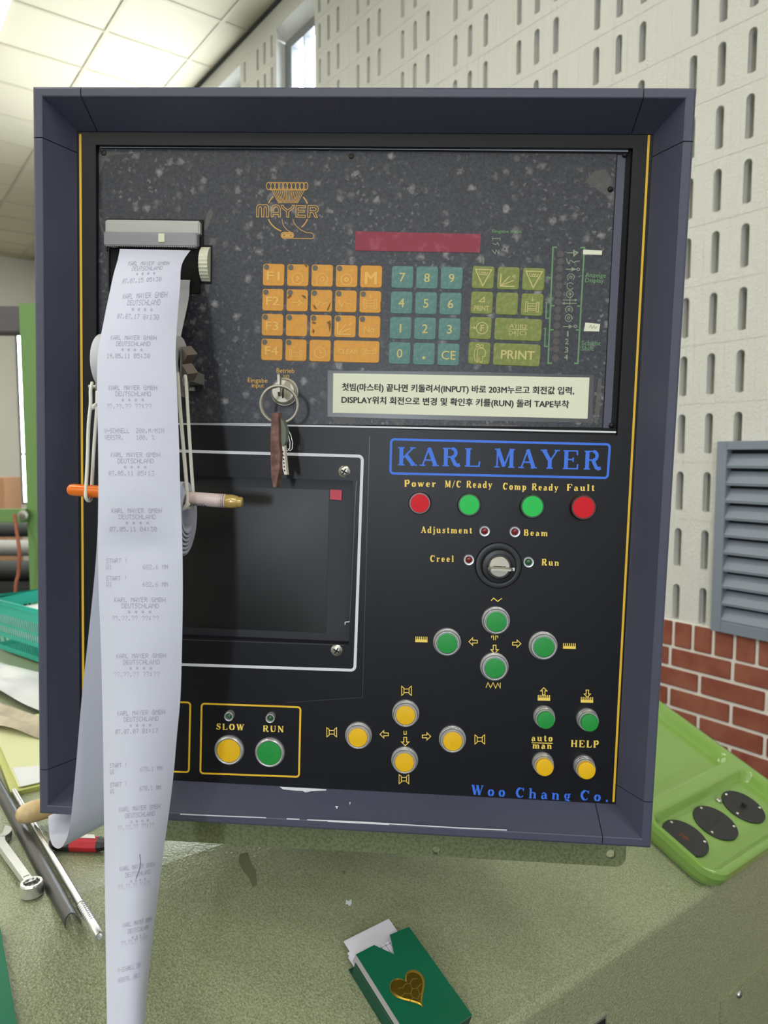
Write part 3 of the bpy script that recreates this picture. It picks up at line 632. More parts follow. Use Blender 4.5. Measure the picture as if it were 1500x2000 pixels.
# print('edge', EV, EZ, 'ME', ME, 'tray', T_w0, T_w1, T_h0, T_h1, T_div)
mach = thing('textile_machine', 'olive green hammered metal machine body under the control cabinet', 'machine', room(.0, .9, 0))
mb = MB(); rr = .014
tn = math.tan((PI / 2 - TILT) / 2) * rr
prof = [(MV, 0), (MV, EZ - tn)] + [(MV + rr - rr * math.cos(math.radians(a) ), EZ - tn + rr * math.sin(math.radians(a))) for a in (14, 28, 42, 56)] + [(EV + tn * 1.3 * math.cos(TILT), EZ + tn * 1.3 * math.sin(TILT))]
prof += [(CREASE - .03, DESK - .03 * math.tan(TILT)), (CREASE - .015, DESK - .0068), (CREASE, DESK - .0022), (CREASE + .015, DESK - .0004), (CREASE + .03, DESK)]
for f in (): prof.append((CREASE + f, DESK + (f * math.tan(TILT) * .5 if f < 0 else 0) - (.0 if abs(f) > .02 else .0) + (f * math.tan(TILT) * .5 if f < -.02 else 0) - (.001 if f == -.015 else .0)))
prof += [(2.1, DESK), (2.1, 0)]
ends = [-2.4, ME]
vs = [room(n_, p[0], p[1]) for n_ in ends for p in prof]; k = len(prof)
for i in range(k): mb.add([vs[i], vs[(i + 1) % k], vs[k + (i + 1) % k], vs[k + i]], [(0, 1, 2, 3)], 0, False)
mb.add(vs, [tuple(range(k)), tuple(range(2 * k - 1, k - 1, -1))], 0)
def mark(pts, mi):                                     # worn and stained spots on the sloping top
    mb.add([slope(px, py, .00025) for px, py in pts], [tuple(range(len(pts)))], mi)
mark([(468, 1668), (484, 1664), (490, 1684), (500, 1700), (502, 1728), (494, 1734), (486, 1714), (474, 1700), (466, 1684)], 1)
mark([(676, 1757), (681, 1760), (686, 1756), (687, 1764), (683, 1770), (679, 1766), (675, 1766)], 2); mark([(668, 1700), (676, 1702), (672, 1708)], 1); mark([(745, 1957), (752, 1964), (750, 1972)], 1)
mb.build('casing', ['machine_green', 'stain', 'white_paint'], mach)
def front(px, py, out=0):
    r = ray(px, py); tt = (MV - out) / r.dot(D); return EYE + r * tt
mb = MB(); o1, o2 = front(1406, 1957), front(1560, 1845)
ux = (o2 - o1); ux.z = 0; ux.normalize()
a0 = o1; w_ = (o2 - o1).length
mb.prism([a0, a0 + ux * w_, a0 + ux * w_ - UP * .25, a0 - UP * .25], -D * .003)
pl = mb.build('access_panel', ['machine_green'], mach)
mb = MB(); c_ = front(1443, 1941, .003); mb.lathe([(.006, 0), (.006, .001), (.0045, .003), (.001, .0038)], c_, -D, 18)
mb.build('screw', ['screw_steel'], pl, c_)
mb = MB(); a0 = front(1150, 2001); ux2 = N
mb.prism([a0, a0 + ux2 * .028, a0 + ux2 * .028 - UP * .05, a0 - UP * .05], -D * .003)
sl = mb.build('latch_frame', ['chrome'], mach)
mb = MB(); a1 = a0 - D * .0032 + ux2 * .003 - UP * .003
mb.prism([a1, a1 + ux2 * .022, a1 + ux2 * .022 - UP * .05, a1 - UP * .05], -D * .0006); mb.build('latch_recess', ['handle_black'], sl)

# ================================================================== CONTROL CABINET
Q4 = RC.to_4x4(); Q4.translation = TC
cabn = thing('control_cabinet', 'dark slate control cabinet with keypad, small screen and coloured push buttons', 'control panel', (0, 0, 0), origin=(0, 0, 0))
cabn.matrix_world = Q4
HW, HH, DP, LIP, REC = .29, .3365, .033, .0095, .025
prof = [(.004, .052), (0, .05), (0, .0025), (.0008, .0008), (.0025, 0), (LIP - .0012, 0), (LIP - .0003, .0005), (LIP, .0014), (REC, DP - .001), (REC, DP + .004), (REC, .052)]
def rim(name, stations, label=None):
    mb = MB(); k = len(prof)
    vs = [st(o_, y_) for st in stations for o_, y_ in prof]; n = len(stations)
    mb.add(vs, [(i * k + j, i * k + j + 1, (i + 1) * k + j + 1, (i + 1) * k + j) for i in range(n - 1) for j in range(k - 1)], 0)
    mb.add(vs[:k], [tuple(range(k))], 0); mb.add(vs[-k:], [tuple(range(k))[::-1]], 0)
    return mb
SE = .0445; GP = .0004
def stx(x, sgn): return lambda o_, y_: (x, y_, sgn * (HH - o_))
def stz(zz, sgn): return lambda o_, y_: (sgn * (HW - o_), y_, zz)
def stc(sx, sz): return lambda o_, y_: (sx * (HW - o_), y_, sz * (HH - o_))
rim('top_rail', [stx(-HW + SE + GP, 1), stx(HW - SE - GP, 1)]).build('top_rail', ['frame_paint'], cabn)
br = rim('bottom_rail', [stx(-HW + SE + GP, -1), stx(HW - SE - GP, -1)])
P0 = Plane(br, 0)                                     # paint worn off the lower lip
for seg in ([(352, 1590), (420, 1593), (520, 1597)], [(600, 1601), (700, 1605), (800, 1611), (900, 1617), (990, 1621)], [(560, 1599), (585, 1600)]):
    P0.line(seg, 2.2, 1, up=.0002)
P0.line([(640, 1603.5), (760, 1609.5)], 3.2, 1, up=.00022)
sl_ = lambda x, f: Vector((x, (DP - .001) * f + .0014 * (1 - f) - .0003, -(HH - (LIP + (REC - LIP) * f)) + .0003))
for pts in ([(-.062, .97), (-.058, .9), (-.045, .88), (-.03, .9), (-.016, .94), (-.016, .985), (-.062, .985)], [(-.040, .9), (-.036, .84), (-.030, .88)], [(.008, .6), (.009, .5), (.0095, .6)], [(-.005, .45), (-.003, .35), (-.002, .45)]):
    br.add([sl_(*p) for p in pts], [tuple(range(len(pts)))], 1)
br.build('bottom_rail', ['frame_paint', 'white_paint'], cabn)
for sg in (-1, 1):
    rim('side_rail', [stz(-HH + SE + GP, sg), stz(HH - SE - GP, sg)]).build('side_rail', ['frame_paint'], cabn)
    for sz in (-1, 1):
        rim('rim_corner', [stx(sg * (HW - SE + GP), sz), stc(sg, sz), stz(sz * (HH - SE + GP), sg)]).build('rim_corner', ['frame_paint'], cabn)
mb = MB(); mb.box((0, .155, 0), (.50, .21, .60), 0, bev=.006)
mb.build('housing', ['frame_paint'], cabn)
# ---- front panel: frame around the keypad opening and the monitor opening
OX0 = cab(187.5, 500, DP)[0]; OX1 = cab(1226, 480, DP)[0]; OZ1 = cab(700, 286, DP)[1]; OZ0 = cab(700, 836.5, DP)[1]
MX0 = cab(232, 1080, DP)[0]; MX1 = cab(686, 1080, DP)[0]; MZ1 = cab(520, 933.5, DP)[1]; MZ0 = cab(520, 1252, DP)[1]
PX, PZ = HW - REC + .002, HH - REC + .002
mb = MB()
def pq(x0, z0, x1, z1, mi=0): mb.add([(x0, DP, z0), (x1, DP, z0), (x1, DP, z1), (x0, DP, z1)], [(0, 1, 2, 3)], mi)
pq(-PX, OZ1, PX, PZ, 0); pq(-PX, OZ0, OX0, OZ1, 0); pq(OX1, OZ0, PX, OZ1, 0)
pq(-PX, MZ1, PX, OZ0, 0); pq(-PX, MZ0, MX0, MZ1, 0); pq(MX1, MZ0, PX, MZ1, 0); pq(-PX, -PZ, PX, MZ0, 0)
DI = DP + .006
for x0, z0, x1, z1, d in ((OX0, OZ0, OX1, OZ1, DI), (MX0, MZ0, MX1, MZ1, DP + .012)):
    c4 = [(x0, z0), (x1, z0), (x1, z1), (x0, z1)]
    for i in range(4):
        a, b_ = c4[i], c4[(i + 1) % 4]
        mb.add([(a[0], DP, a[1]), (b_[0], DP, b_[1]), (b_[0], d, b_[1]), (a[0], d, a[1])], [(0, 1, 2, 3)], 0)
PF = Plane(mb, DP)
PM = ['panel_black', 'white_paint', 'letter_yellow', 'blue_paint', 'yellow_paint', 'tape_clear']
# white line around the monitor, with rounded corners
def rline(P, q, r, w, mi):                            # rounded outline through four photo corners tl, tr, br, bl
    c4 = [Vector(cab(*p, P.d)) for p in q]; pts = []
    for i in range(4):
        p, a, b_ = c4[i], c4[i - 1], c4[(i + 1) % 4]; u = (a - p).normalized() * r; v = (b_ - p).normalized() * r
        pts += [(p + u * (1 - math.sin(t)) + v * (1 - math.cos(t))) for t in [PI / 2 * j / 6 for j in range(7)]]
    v, f = ribbon2d(pts, w, True); P.mb.add([(k_.x, P.d - .0003, k_.y) for k_ in v], f, mi)
rline(PF, [(214, 877), (708, 891), (693, 1309), (214, 1293)], .004, .0028, 1)
# side lines
for xa, ya, xb, yb in ((157, 262, 164, 1548), (1267.5, 264, 1198, 1566)): PF.line([(xa, ya), (xb, yb)], 4.6, 4)
for seg in ([(196, 827.5), (540, 829)], [(370, 828), (700, 833.5), (1203, 844)]): PF.line(seg, 3.2, 1)
PF.line([(722, 852), (708, 1362)], .7, 5, up=.00015); PF.line([(560, 1372), (708, 1362)], .6, 5, up=.00015)
PF.line([(696, 940), (683, 1216)], 1.0, 5); PF.line([(683, 1214), (674, 1215), (674, 1220)], 1.6, 1)
PF.line([(357, 1249), (672, 1260)], 1.0, 5)
rline(PF, [(764, 858), (1191, 868), (1186.5, 933.5), (762.5, 924.5)], .003, .0022, 3)
PF.text(serif2d('KARL', .13, .86), (777, 909), (938, 912), 36, 3, 1); PF.text(serif2d('MAYER', .15, .86), (965, 913), (1174, 918), 37, 3, 1)
for tx, a, b_, h in (('Power', (790, 950.5), (851, 951), 13), ('M/C Ready', (869, 951.5), (961, 953), 13), ('Comp Ready', (982, 956), (1090, 958.5), 13),
                     ('Fault', (1107, 958.5), (1161, 959), 13), ('Adjustment', (822, 1040.5), (922, 1042), 12.5), ('Beam', (1023, 1046), (1069, 1047), 12),
                     ('Creel', (840, 1097), (886, 1097.5), 12.5), ('Run', (1058, 1104), (1091, 1105), 12.5), ('SLOW', (423, 1424.5), (477, 1426.5), 12),
                     ('RUN', (514, 1428.5), (554, 1430), 12), ('auto', (1038, 1447), (1079, 1448), 13), ('man', (1040, 1461.5), (1077, 1462.5), 12.5), ('HELP', (1115, 1458.5), (1169, 1460), 13.5)):
    PF.text(serif2d(tx, .2, 1.12), a, b_, h, 2, 1)
PF.line([(1038, 1450.5), (1079, 1451.5)], 1.8, 2)
PF.text(serif2d('Woo', .34, 1), (920, 1552), (986, 1556), 19.5, 3, 1); PF.text(serif2d('Chang', .34, 1), (1007, 1557), (1114, 1563), 19.5, 3, 1); PF.text(serif2d('Co.', .34, 1), (1133, 1562), (1187, 1566), 19.5, 3, 1)
rline(PF, [(394, 1374), (587, 1381), (584, 1517), (391.5, 1510)], .003, .0018, 4)
rline(PF, [(214, 1366), (372, 1372), (369, 1508), (214, 1502)], .003, .0018, 4)
def arrow(c, ang, s_, w=1.7):
    pts = [(-9, -3), (1, -3), (1, -8), (9, 0), (1, 8), (1, 3), (-9, 3)]; ca_, sa_ = math.cos(math.radians(ang)), math.sin(math.radians(ang))
    PF.line([(c[0] + (x * ca_ + y * sa_) * s_, c[1] + (-x * sa_ + y * ca_) * s_) for x, y in pts], w, 2, True)
for c, a in (((924, 1253), 180), ((1009, 1257), 0), ((966, 1268), 270), ((750.5, 1434), 180), ((833, 1438), 0), ((791.5, 1448), 270), ((1062, 1350), 90), ((1147, 1354.5), 270)): arrow(c, a, .9 if c[1] < 1320 or c[0] < 1000 else .78)
PF.line([(960, 1246), (960, 1242), (964, 1242), (964, 1250)], 1.7, 2); PF.line([(968, 1250), (968, 1242), (972, 1242), (972, 1246)], 1.7, 2)
PF.line([(789, 1427), (789, 1434), (793.5, 1434), (793.5, 1427)], 1.6, 2)
def comb(x0, x1, y0, y1, sl=.02):
    h = (y1 - y0); PF.fill([(x0, y0 + h * .5), (x1, y0 + h * .5 + (x1 - x0) * sl), (x1, y1 + (x1 - x0) * sl), (x0, y1)], 2)
    for i in range(7):
        x = x0 + 1.2 + (x1 - x0 - 2.4) * i / 6; PF.line([(x, y0 + (x - x0) * sl), (x, y0 + h * .6 + (x - x0) * sl)], 1.8, 2, up=.0002)
comb(811, 835, 1243, 1254); comb(1099.5, 1124.5, 1256, 1267); comb(1050, 1074.5, 1357, 1368); comb(1134, 1158.5, 1361, 1372)
def spool(cx_, cy_, sc=1.0):
    for sg in (-1, 1):
        PF.line([(cx_ + sg * 9.5 * sc, cy_ - 9 * sc), (cx_ + sg * 9.5 * sc, cy_ + 9 * sc), (cx_ + sg * 5 * sc, cy_ + 5.5 * sc), (cx_ + sg * 5 * sc, cy_ - 5.5 * sc)], 1.5, 2, True)
    PF.line([(cx_ - 5 * sc, cy_ - 3.5 * sc), (cx_ + 5 * sc, cy_ - 3.5 * sc)], 1.4, 2); PF.line([(cx_ - 5 * sc, cy_ + 3.5 * sc), (cx_ + 5 * sc, cy_ + 3.5 * sc)], 1.4, 2)
for c in ((794, 1349), (648, 1430), (937, 1444), (789, 1521.5)): spool(*c)
PF.line([(959, 1173), (964, 1168), (972, 1174.5), (980, 1168.5)], 1.8, 2)
PF.line([(949, 1343), (953, 1333), (958, 1343), (963, 1333), (968, 1344), (972, 1334), (977, 1344), (977, 1333)], 1.6, 2)
mb.build('front_panel', PM, cabn)

# ---- keypad foil
mb = MB(); PK = Plane(mb, DI)
mb.add([(OX0 - .001, DI, OZ0 - .001), (OX1 + .001, DI, OZ0 - .001), (OX1 + .001, DI, OZ1 + .001), (OX0 - .001, DI, OZ1 + .001)], [(0, 1, 2, 3)], 0)
KM = ['frame_dark', 'membrane', 'label_orange', 'label_green', 'label_pale', 'dot_dim', 'white_paint', 'smear', 'frame_paint', 'yellow_paint', 'label_paper', 'print_black', 'grime']
PK.fill([(194, 290), (1204, 301), (1176, 835), (187, 824)], 1)
PK.fill([(1206, 303), (1222, 303), (1193, 836), (1178, 836)], 8)
PK.line([(196, 288), (500, 289.5), (1226, 296)], 2.2, 6, up=.0012)
# pale smears near the printer and the corners
for q in ([(398, 447), (405, 415), (412, 408), (416, 416), (408, 440), (402, 452)], [(192, 300), (210, 296), (262, 300), (215, 304), (203, 318), (194, 345)], [(193, 400), (197, 430), (210, 470), (206, 476), (195, 440)],
          [(1142, 355), (1160, 335), (1182, 330), (1196, 352), (1196, 395), (1180, 380), (1160, 366)], [(400, 556), (410, 556), (407, 572), (402, 570)], [(1160, 825), (1168, 740), (1175, 738), (1172, 800), (1166, 830)],
          [(652, 812), (668, 806), (690, 812), (696, 829), (650, 828)], [(760, 815), (775, 818), (782, 826), (786, 818), (792, 816), (788, 831), (770, 830)], [(868, 816), (876, 816), (872, 831), (866, 832)], [(908, 820), (913, 820), (911, 832), (902, 832)], [(935, 828), (1010, 830), (1010, 833), (930, 832)]):
    PK.fill(q, 7, .0003)
# emblem in gold line
def lg(x, y): return (470 + x / 7.895, 330 + y / 7.895)
def ll(pts, w=1.9, closed=False): PK.line([lg(*p) for p in pts], w, 2, closed)
for k in range(10):
    cx_ = 432 + 64 * k
    ll([(cx_ + (34 if k in (0,) else 30) * math.cos(2 * PI * j / 16), 265 + 56 * math.sin(2 * PI * j / 16)) for j in range(16)], 1.5, True)
ll([(432, 209), (1010, 215)], 1.3); ll([(450, 318), (1010, 322)], 2.4)
for k in range(17): ll([(480 + 31.5 * k, 325), (588 + 18 * k, 528)], 1.2)
oc = (730, 655); rr_ = 325
def larc(a0, a1, w=2.2): ll([(oc[0] + rr_ * math.cos(math.radians(a0 + (a1 - a0) * j / 8)), oc[1] - rr_ * .98 * math.sin(math.radians(a0 + (a1 - a0) * j / 8))) for j in range(9)], w)
larc(134, 157); larc(44, 22); larc(202, 252); larc(-22, -50)
def outline(strokes): 
    for st in strokes: ll(st, 1.35)
def mono(pts): return pts
ll([(248, 740), (248, 590), (262, 560), (295, 548), (325, 552), (340, 560), (358, 552), (390, 548), (420, 560), (432, 590), (432, 742), (398, 742), (398, 600), (385, 582), (370, 590), (362, 610), (358, 740), (325, 740), (322, 600), (305, 582), (288, 590), (280, 610), (280, 740)], 1.4, True)
ll([(472, 740), (472, 610), (490, 570), (545, 552), (595, 572), (613, 610), (613, 742), (582, 742), (582, 705), (503, 702), (503, 740)], 1.4, True)
ll([(503, 672), (503, 620), (518, 592), (545, 584), (570, 592), (582, 620), (582, 674)], 1.4, True)
ll([(630, 562), (660, 562), (668, 590), (725, 632), (785, 595), (798, 562), (828, 562), (820, 605), (745, 660), (742, 746), (712, 746), (710, 660), (640, 605)], 1.4, True)
ll([(855, 566), (1002, 572), (1000, 602), (888, 598), (886, 638), (985, 640), (984, 668), (886, 668), (884, 714), (1000, 716), (998, 748), (854, 744)], 1.4, True)
ll([(1036, 748), (1040, 566), (1150, 566), (1188, 582), (1200, 620), (1188, 660), (1150, 676), (1185, 748), (1150, 748), (1112, 674), (1072, 672), (1068, 748)], 1.4, True)
ll([(1072, 644), (1074, 598), (1140, 598), (1165, 612), (1165, 632), (1145, 644)], 1.4, True)
ll([(640, 775), (644, 820), (665, 880), (710, 935), (770, 975)], 1.1); ll([(808, 775), (818, 820), (860, 885), (930, 940), (1010, 980), (1090, 985), (1122, 1010), (1128, 1045), (1112, 1072), (1085, 1076), (800, 1072)], 1.2)
def oval(w, h, wd): ll([(722 + w * (1 if abs(a) < 90 or a > 270 else -1) + h * math.cos(math.radians(a)), 1024 - h * math.sin(math.radians(a))) for a in list(range(-90, 91, 20)) + list(range(90, 271, 20))], wd, True)
oval(48, 46, 1.8); oval(50, 22, 2.6); ll([(680, 1024), (766, 1024)], 2.2)
# captions
for tx, a, b_, h, mi in (('Betrieb', (540, 727.5), (575, 728.5), 8.5, 2), ('un', (554, 738), (565, 738.3), 8.5, 2), ('Eingabe', (484, 746.5), (523, 747.5), 8.5, 2), ('input', (492, 756.5), (516, 757), 8.5, 2),
                         ('Eingabe input', (961, 454.5), (1019, 455.5), 6, 3), ('Anzeige', (1142.5, 541), (1183, 542.5), 8.5, 3), ('Display', (1142.5, 551.5), (1179, 552.5), 8.5, 3), ('Schicht', (1135.5, 674), (1173, 675), 8.5, 3), ('Shift', (1135.5, 684.5), (1159, 685), 8.5, 3)):
    PK.text(font2d(tx, .012), a, b_, h, mi)
def sq(x, y): return (1050 + x / 7.144, 440 + y / 7.144)
for x, y in ((320, 400), (320, 505), (305, 605), (298, 730), (300, 845), (287, 955), (282, 1070), (280, 1180), (275, 1285), (270, 1400), (262, 1512), (257, 1622), (252, 1728), (250, 1850)): PK.circ(sq(x, y), 6.6, 0, 5, up=.0003)
def sl2(pts, w=2, mi=3, c=False): PK.line([sq(*p) for p in pts], w, mi, c)
sl2([(270, 308), (215, 308), (145, 1925), (200, 1925)], 3); sl2([(595, 312), (652, 312), (560, 1928), (508, 1928)], 3)
sl2([(120, 728), (195, 730)], 3); sl2([(185, 1122), (238, 1124)], 2.6); sl2([(550, 1126), (605, 1128)], 2.6); sl2([(170, 1458), (220, 1460)], 2.6); sl2([(532, 1462), (585, 1464)], 2.6)
sl2([(105, 1082), (142, 1084)], 2.4); sl2([(124, 1084), (114, 1296), (175, 1298)], 2.4); sl2([(85, 1442), (122, 1444)], 2.4); sl2([(108, 1444), (98, 1690), (160, 1692)], 2.4)
PK.line([(944.5, 504), (944, 516)], 2.2, 3)
sl2([(412, 385), (520, 385)], 1.6, 4); sl2([(505, 355), (555, 382), (505, 425)], 2.5, 4, True)
sl2([(400, 460), (418, 520), (435, 540), (455, 490), (480, 500), (500, 520), (530, 505), (590, 500)], 1.4, 4)
sl2([(390, 615), (540, 615)], 1.6, 4); PK.circ(sq(565, 615), 2.6, 1.3, 4); sl2([(478, 595), (478, 632), (530, 614)], 1.8, 4, True)
for y, k in ((725, 1), (850, 0), (960, 1), (1178, 1), (1295, 2)):
    c = sq(462 - (y - 725) * .055, y); PK.circ(c, 6.6, 1.3, 4, *((-50, 230) if y in (725, 1178) else (30, 330) if y == 850 else (0, 360))); PK.circ(c, 2.2 if k else 1, 1.3 if k else 0, 4)
sl2([(350, 1045), (540, 1045)], 1.3, 4); sl2([(350, 1090), (545, 1090)], 1.3, 4); sl2([(452, 1015), (446, 1115)], 1.3, 4); sl2([(515, 1030), (545, 1045), (515, 1060)], 1.3, 4); sl2([(380, 1075), (350, 1090), (380, 1105)], 1.3, 4)
sl2([(350, 1415), (500, 1413)], 1.6, 4); PK.circ(sq(527, 1410), 2.6, 1.3, 4); sl2([(440, 1395), (440, 1432), (480, 1413)], 1.8, 4, True)
for tx, y in (('1', 1552), ('2', 1660), ('3', 1776), ('4', 1880)):
    x = 412 - (y - 1552) * .045; PK.text(font2d(tx, .01), sq(x - (3 if tx == '1' else 26), y), sq(x + (16 if tx == '1' else 24), y), 10.5, 4)
PK.fill([(1139, 488), (1176, 489.5), (1175, 498), (1138.5, 497)], 10, .0004); PK.fill([(1143, 630), (1172, 633), (1170, 647.5), (1140, 647)], 10, .0004)
PK.line([(1150, 641), (1154, 635), (1156, 642), (1160, 636), (1162, 642), (1166, 637)], 1.1, 4, up=.0006)
PK.line([(962, 462), (962, 470), (962, 466), (977, 466), (977, 462), (977, 470)], 1.2, 4); PK.line([(962, 475), (968, 478), (972, 474), (975, 480)], 1.2, 4); PK.line([(961, 488), (967, 496), (969, 488), (974, 496), (974, 488)], 1.2, 4)
for q in ([(593, 514), (600, 516), (601, 523), (596, 520)], [(561, 580), (568, 576), (570, 579), (563, 584)], [(589, 576), (596, 578), (599, 584), (592, 581)], [(639, 605), (645, 596), (647, 588), (644, 600), (640, 608)], [(611, 594), (616, 598), (620, 605), (614, 603)],
          [(610, 628), (618, 630), (616, 633), (610, 632)], [(611, 642), (615, 646), (613, 652), (610, 648)], [(638, 630), (645, 626), (647, 634), (644, 650), (642, 634)], [(743, 590), (747, 588), (746, 602), (743, 604)]):
    PK.fill(q, 12, .0012)
foil = mb.build('keypad_foil', KM, cabn)
# display strip
mb = MB(); P2 = Plane(mb, DI); P2.fill([(694.5, 452), (939, 457.5), (936.5, 494), (693.5, 489.5)], 0, .0006)
mb.build('display_window', ['display_red'], foil)
# keys
K0 = Vector(cab(534.5, 537, DI)); KX = (Vector(cab(725, 540.5, DI)) - K0) / 4; KY = (Vector(cab(531, 683, DI)) - K0) / 3
T0 = Vector(cab(786, 541.5, DI)); TX = (Vector(cab(882, 543.5, DI)) - T0) / 2; TY = (Vector(cab(780.5, 690, DI)) - T0) / 3
G0 = Vector(cab(943.5, 542, DI)); GX = (Vector(cab(1042, 545.5, DI)) - G0) / 2; GY = (Vector(cab(936, 690, DI)) - G0) / 3
KS = .0204
def key(c, ux_, w, base, draw, led=False, mats=None):
    ux_ = ux_.normalized(); uy_ = Vector((-ux_.y, ux_.x)); mb = MB()
    def q(x, y, up): p = c + ux_ * x + uy_ * y; return (p.x, DI - up, p.y)
    ring = rrect(-w / 2, -KS / 2, w / 2, KS / 2, .0024, 4); n = len(ring)
    r2 = rrect(-w / 2 + .0004, -KS / 2 + .0004, w / 2 - .0004, KS / 2 - .0004, .0021, 4)
    vs = [q(*p, .0002) for p in ring] + [q(*p, .0006) for p in r2]
    mb.add(vs, [(i, (i + 1) % n, n + (i + 1) % n, n + i) for i in range(n)], 0); mb.add(vs[n:], [tuple(range(n))], 0)
    u = KS / 44                                        # one photo pixel on the key
    def line(pts, wd=1.6, closed=False, mi=1):
        v, f = ribbon2d([(p[0] * u, p[1] * u) for p in pts], wd * u, closed); mb.add([q(k_.x, k_.y, .0008) for k_ in v], f, mi)
    def circ(x, y, r, wd=1.5, a0=0, a1=360): line([(x + r * math.cos(math.radians(a0 + (a1 - a0) * i / 18)), y + r * math.sin(math.radians(a0 + (a1 - a0) * i / 18))) for i in range(18 if a1 - a0 >= 360 else 19)], wd, a1 - a0 >= 360)
    def text(tx, x0, x1, y, h, off=.014):
        V, F = font2d(tx, off); a, b_ = min(k_[0] for k_ in V), max(k_[0] for k_ in V)
        if len(tx) == 1: mid_ = (x0 + x1) / 2; hw_ = (b_ - a) / CAP * h / 2; x0, x1 = mid_ - hw_, mid_ + hw_
        mb.add([q((x0 + (k_[0] - a) / (b_ - a) * (x1 - x0)) * u, (y + k_[1] / CAP * h) * u, .0008 + (k_[2] if len(k_) > 2 else 0) * .00002) for k_ in V], F, 1)
    if led: mb.add([q(-w / 2 + .0034 + .0026 * math.cos(2 * PI * i / 16), KS / 2 - .0032 + .0026 * math.sin(2 * PI * i / 16), .0008) for i in range(16)], [tuple(range(16))], 2)
    draw(line, circ, text)
    return mb.build('key', [base, 'legend_faded' if base == 'key_yellow' else 'legend_yellow', 'dot_grey'], foil, q(0, 0, 0))
def bobbin(line, c=0):
    line([(-13, -14), (-13, 5), (-9, 5), (-9, -14)], 1.4, True); line([(9, -14), (9, 5), (13, 5), (13, -14)], 1.4, True)
    for y in (2, -3, -8, -11): line([(-9, y), (9, y)], 1.3)
    line([(0, 16), (0, 8)], 1.2); line([(-3, 11), (0, 7), (3, 11)], 1.2)
def fan(line):
    line([(-15, 8), (-15, -16), (13, -16)], 2.4); line([(-14, -15), (2, 4)], 1.8); line([(-14, -15), (11, -4)], 1.8); line([(8, 4), (13, 2), (12, 7)], 1.2, True)
def nothing(line, circ, text): pass
yel = {}
for r_, tx in enumerate(('F1', 'F2', 'F3', 'F4')): yel[(0, r_)] = lambda l, c, t, tx=tx: t(tx, -14, 13, -11, 17)
yel[(1, 0)] = lambda l, c, t: (c(0, -7, 11), l([(-2, -3), (3, -7), (-2, -11)], 2, True), t('M', 6, 10, 9, 4))
yel[(2, 0)] = lambda l, c, t: (c(0, -7, 11, 1.5, -50, 230), c(0, -7, 4), l([(-12, -18), (-6, -18), (-8, -13)], 1.5, True), l([(12, -18), (6, -18), (8, -13)], 1.5, True), t('M', 6, 11, 9, 4))
yel[(3, 0)] = lambda l, c, t: (c(0, -7, 11), c(0, -7, 3.4, 2.4), t('M', 8, 12, 9, 4))
yel[(4, 0)] = lambda l, c, t: t('M', -12, 11, -15, 24, .03)
yel[(1, 1)] = lambda l, c, t: (l([(-10, -5), (4, -5)], 1.6), l([(3, -10), (3, 0), (9, -5)], 1.6, True))
yel[(2, 1)] = lambda l, c, t: l([(-14, 2), (-11, -6), (-8, -10), (-4, -2), (0, -3), (4, -6), (10, -4), (13, -4)], 1.5)
yel[(3, 1)] = lambda l, c, t: (l([(-14, 2), (-11, -6), (-8, -10), (-4, -2), (0, -3), (3, -6), (6, -5), (12, -5)], 1.5), l([(9, 1), (12, 1)], 1.8))
yel[(4, 1)] = lambda l, c, t: bobbin(l)
yel[(1, 2)] = nothing; yel[(2, 2)] = nothing
yel[(3, 2)] = lambda l, c, t: fan(l)
yel[(4, 2)] = lambda l, c, t: t('No', -11, 10, -11, 12)
yel[(1, 3)] = lambda l, c, t: (l([(-13, -18), (-13, 0), (-9, 0), (-9, -18)], 1.4, True), l([(9, -18), (9, 0), (13, 0), (13, -18)], 1.4, True), l([(-9, -5), (9, -5)], 1.4), l([(-9, -13), (9, -13)], 1.4), t('ln', -6, 0, 4, 5))
yel[(2, 3)] = lambda l, c, t: (c(0, -4, 11), l([(0, 4), (0, -4), (6, -4)], 1.6))
for (c_, r_), dr in yel.items(): key(K0 + KX * c_ + KY * r_, KX, KS, 'key_yellow', dr, led=(c_, r_) not in ((4, 0), (2, 3)))
key(K0 + KX * 3.5 + KY * 3, KX, KS + KX.length, 'key_yellow', lambda l, c, t: (t('CLEAR', -38, 4, -5, 9), c(16, 0, 6), c(16, 0, 2.4), l([(22, 2), (36, 2), (36, 7), (40, 7), (40, -3), (22, -3)], 1.4)))
for i, row in enumerate((('7', '8', '9'), ('4', '5', '6'), ('1', '2', '3'), ('0', '.', 'CE'))):
    for j, tx in enumerate(row):
        key(T0 + TX * j + TY * i, TX, KS, 'key_teal', lambda l, c, t, tx=tx: l([(-2.8, -8), (0, -5.2), (2.8, -8), (0, -10.8)], 1.5, True) or l([(-1.5, -8), (1.5, -8)], 3) if tx == '.' else t(tx, *((-14, 15, -10, 17) if tx == 'CE' else (-3, 3, -10, 17) if tx == '.' else (-4, 4, -9, 17) if tx == '1' else (-6, 6, -9, 17))))
tri = lambda l, c, t: (l([(-16, 15), (16, 15), (0, -17)], 2.2, True), l([(-9, 11), (-7, 5), (7, 5), (9, 11)], 1.4), l([(-5, 11), (-3, 7), (-1, 11), (1, 7), (3, 11), (5, 7)], 1.2))
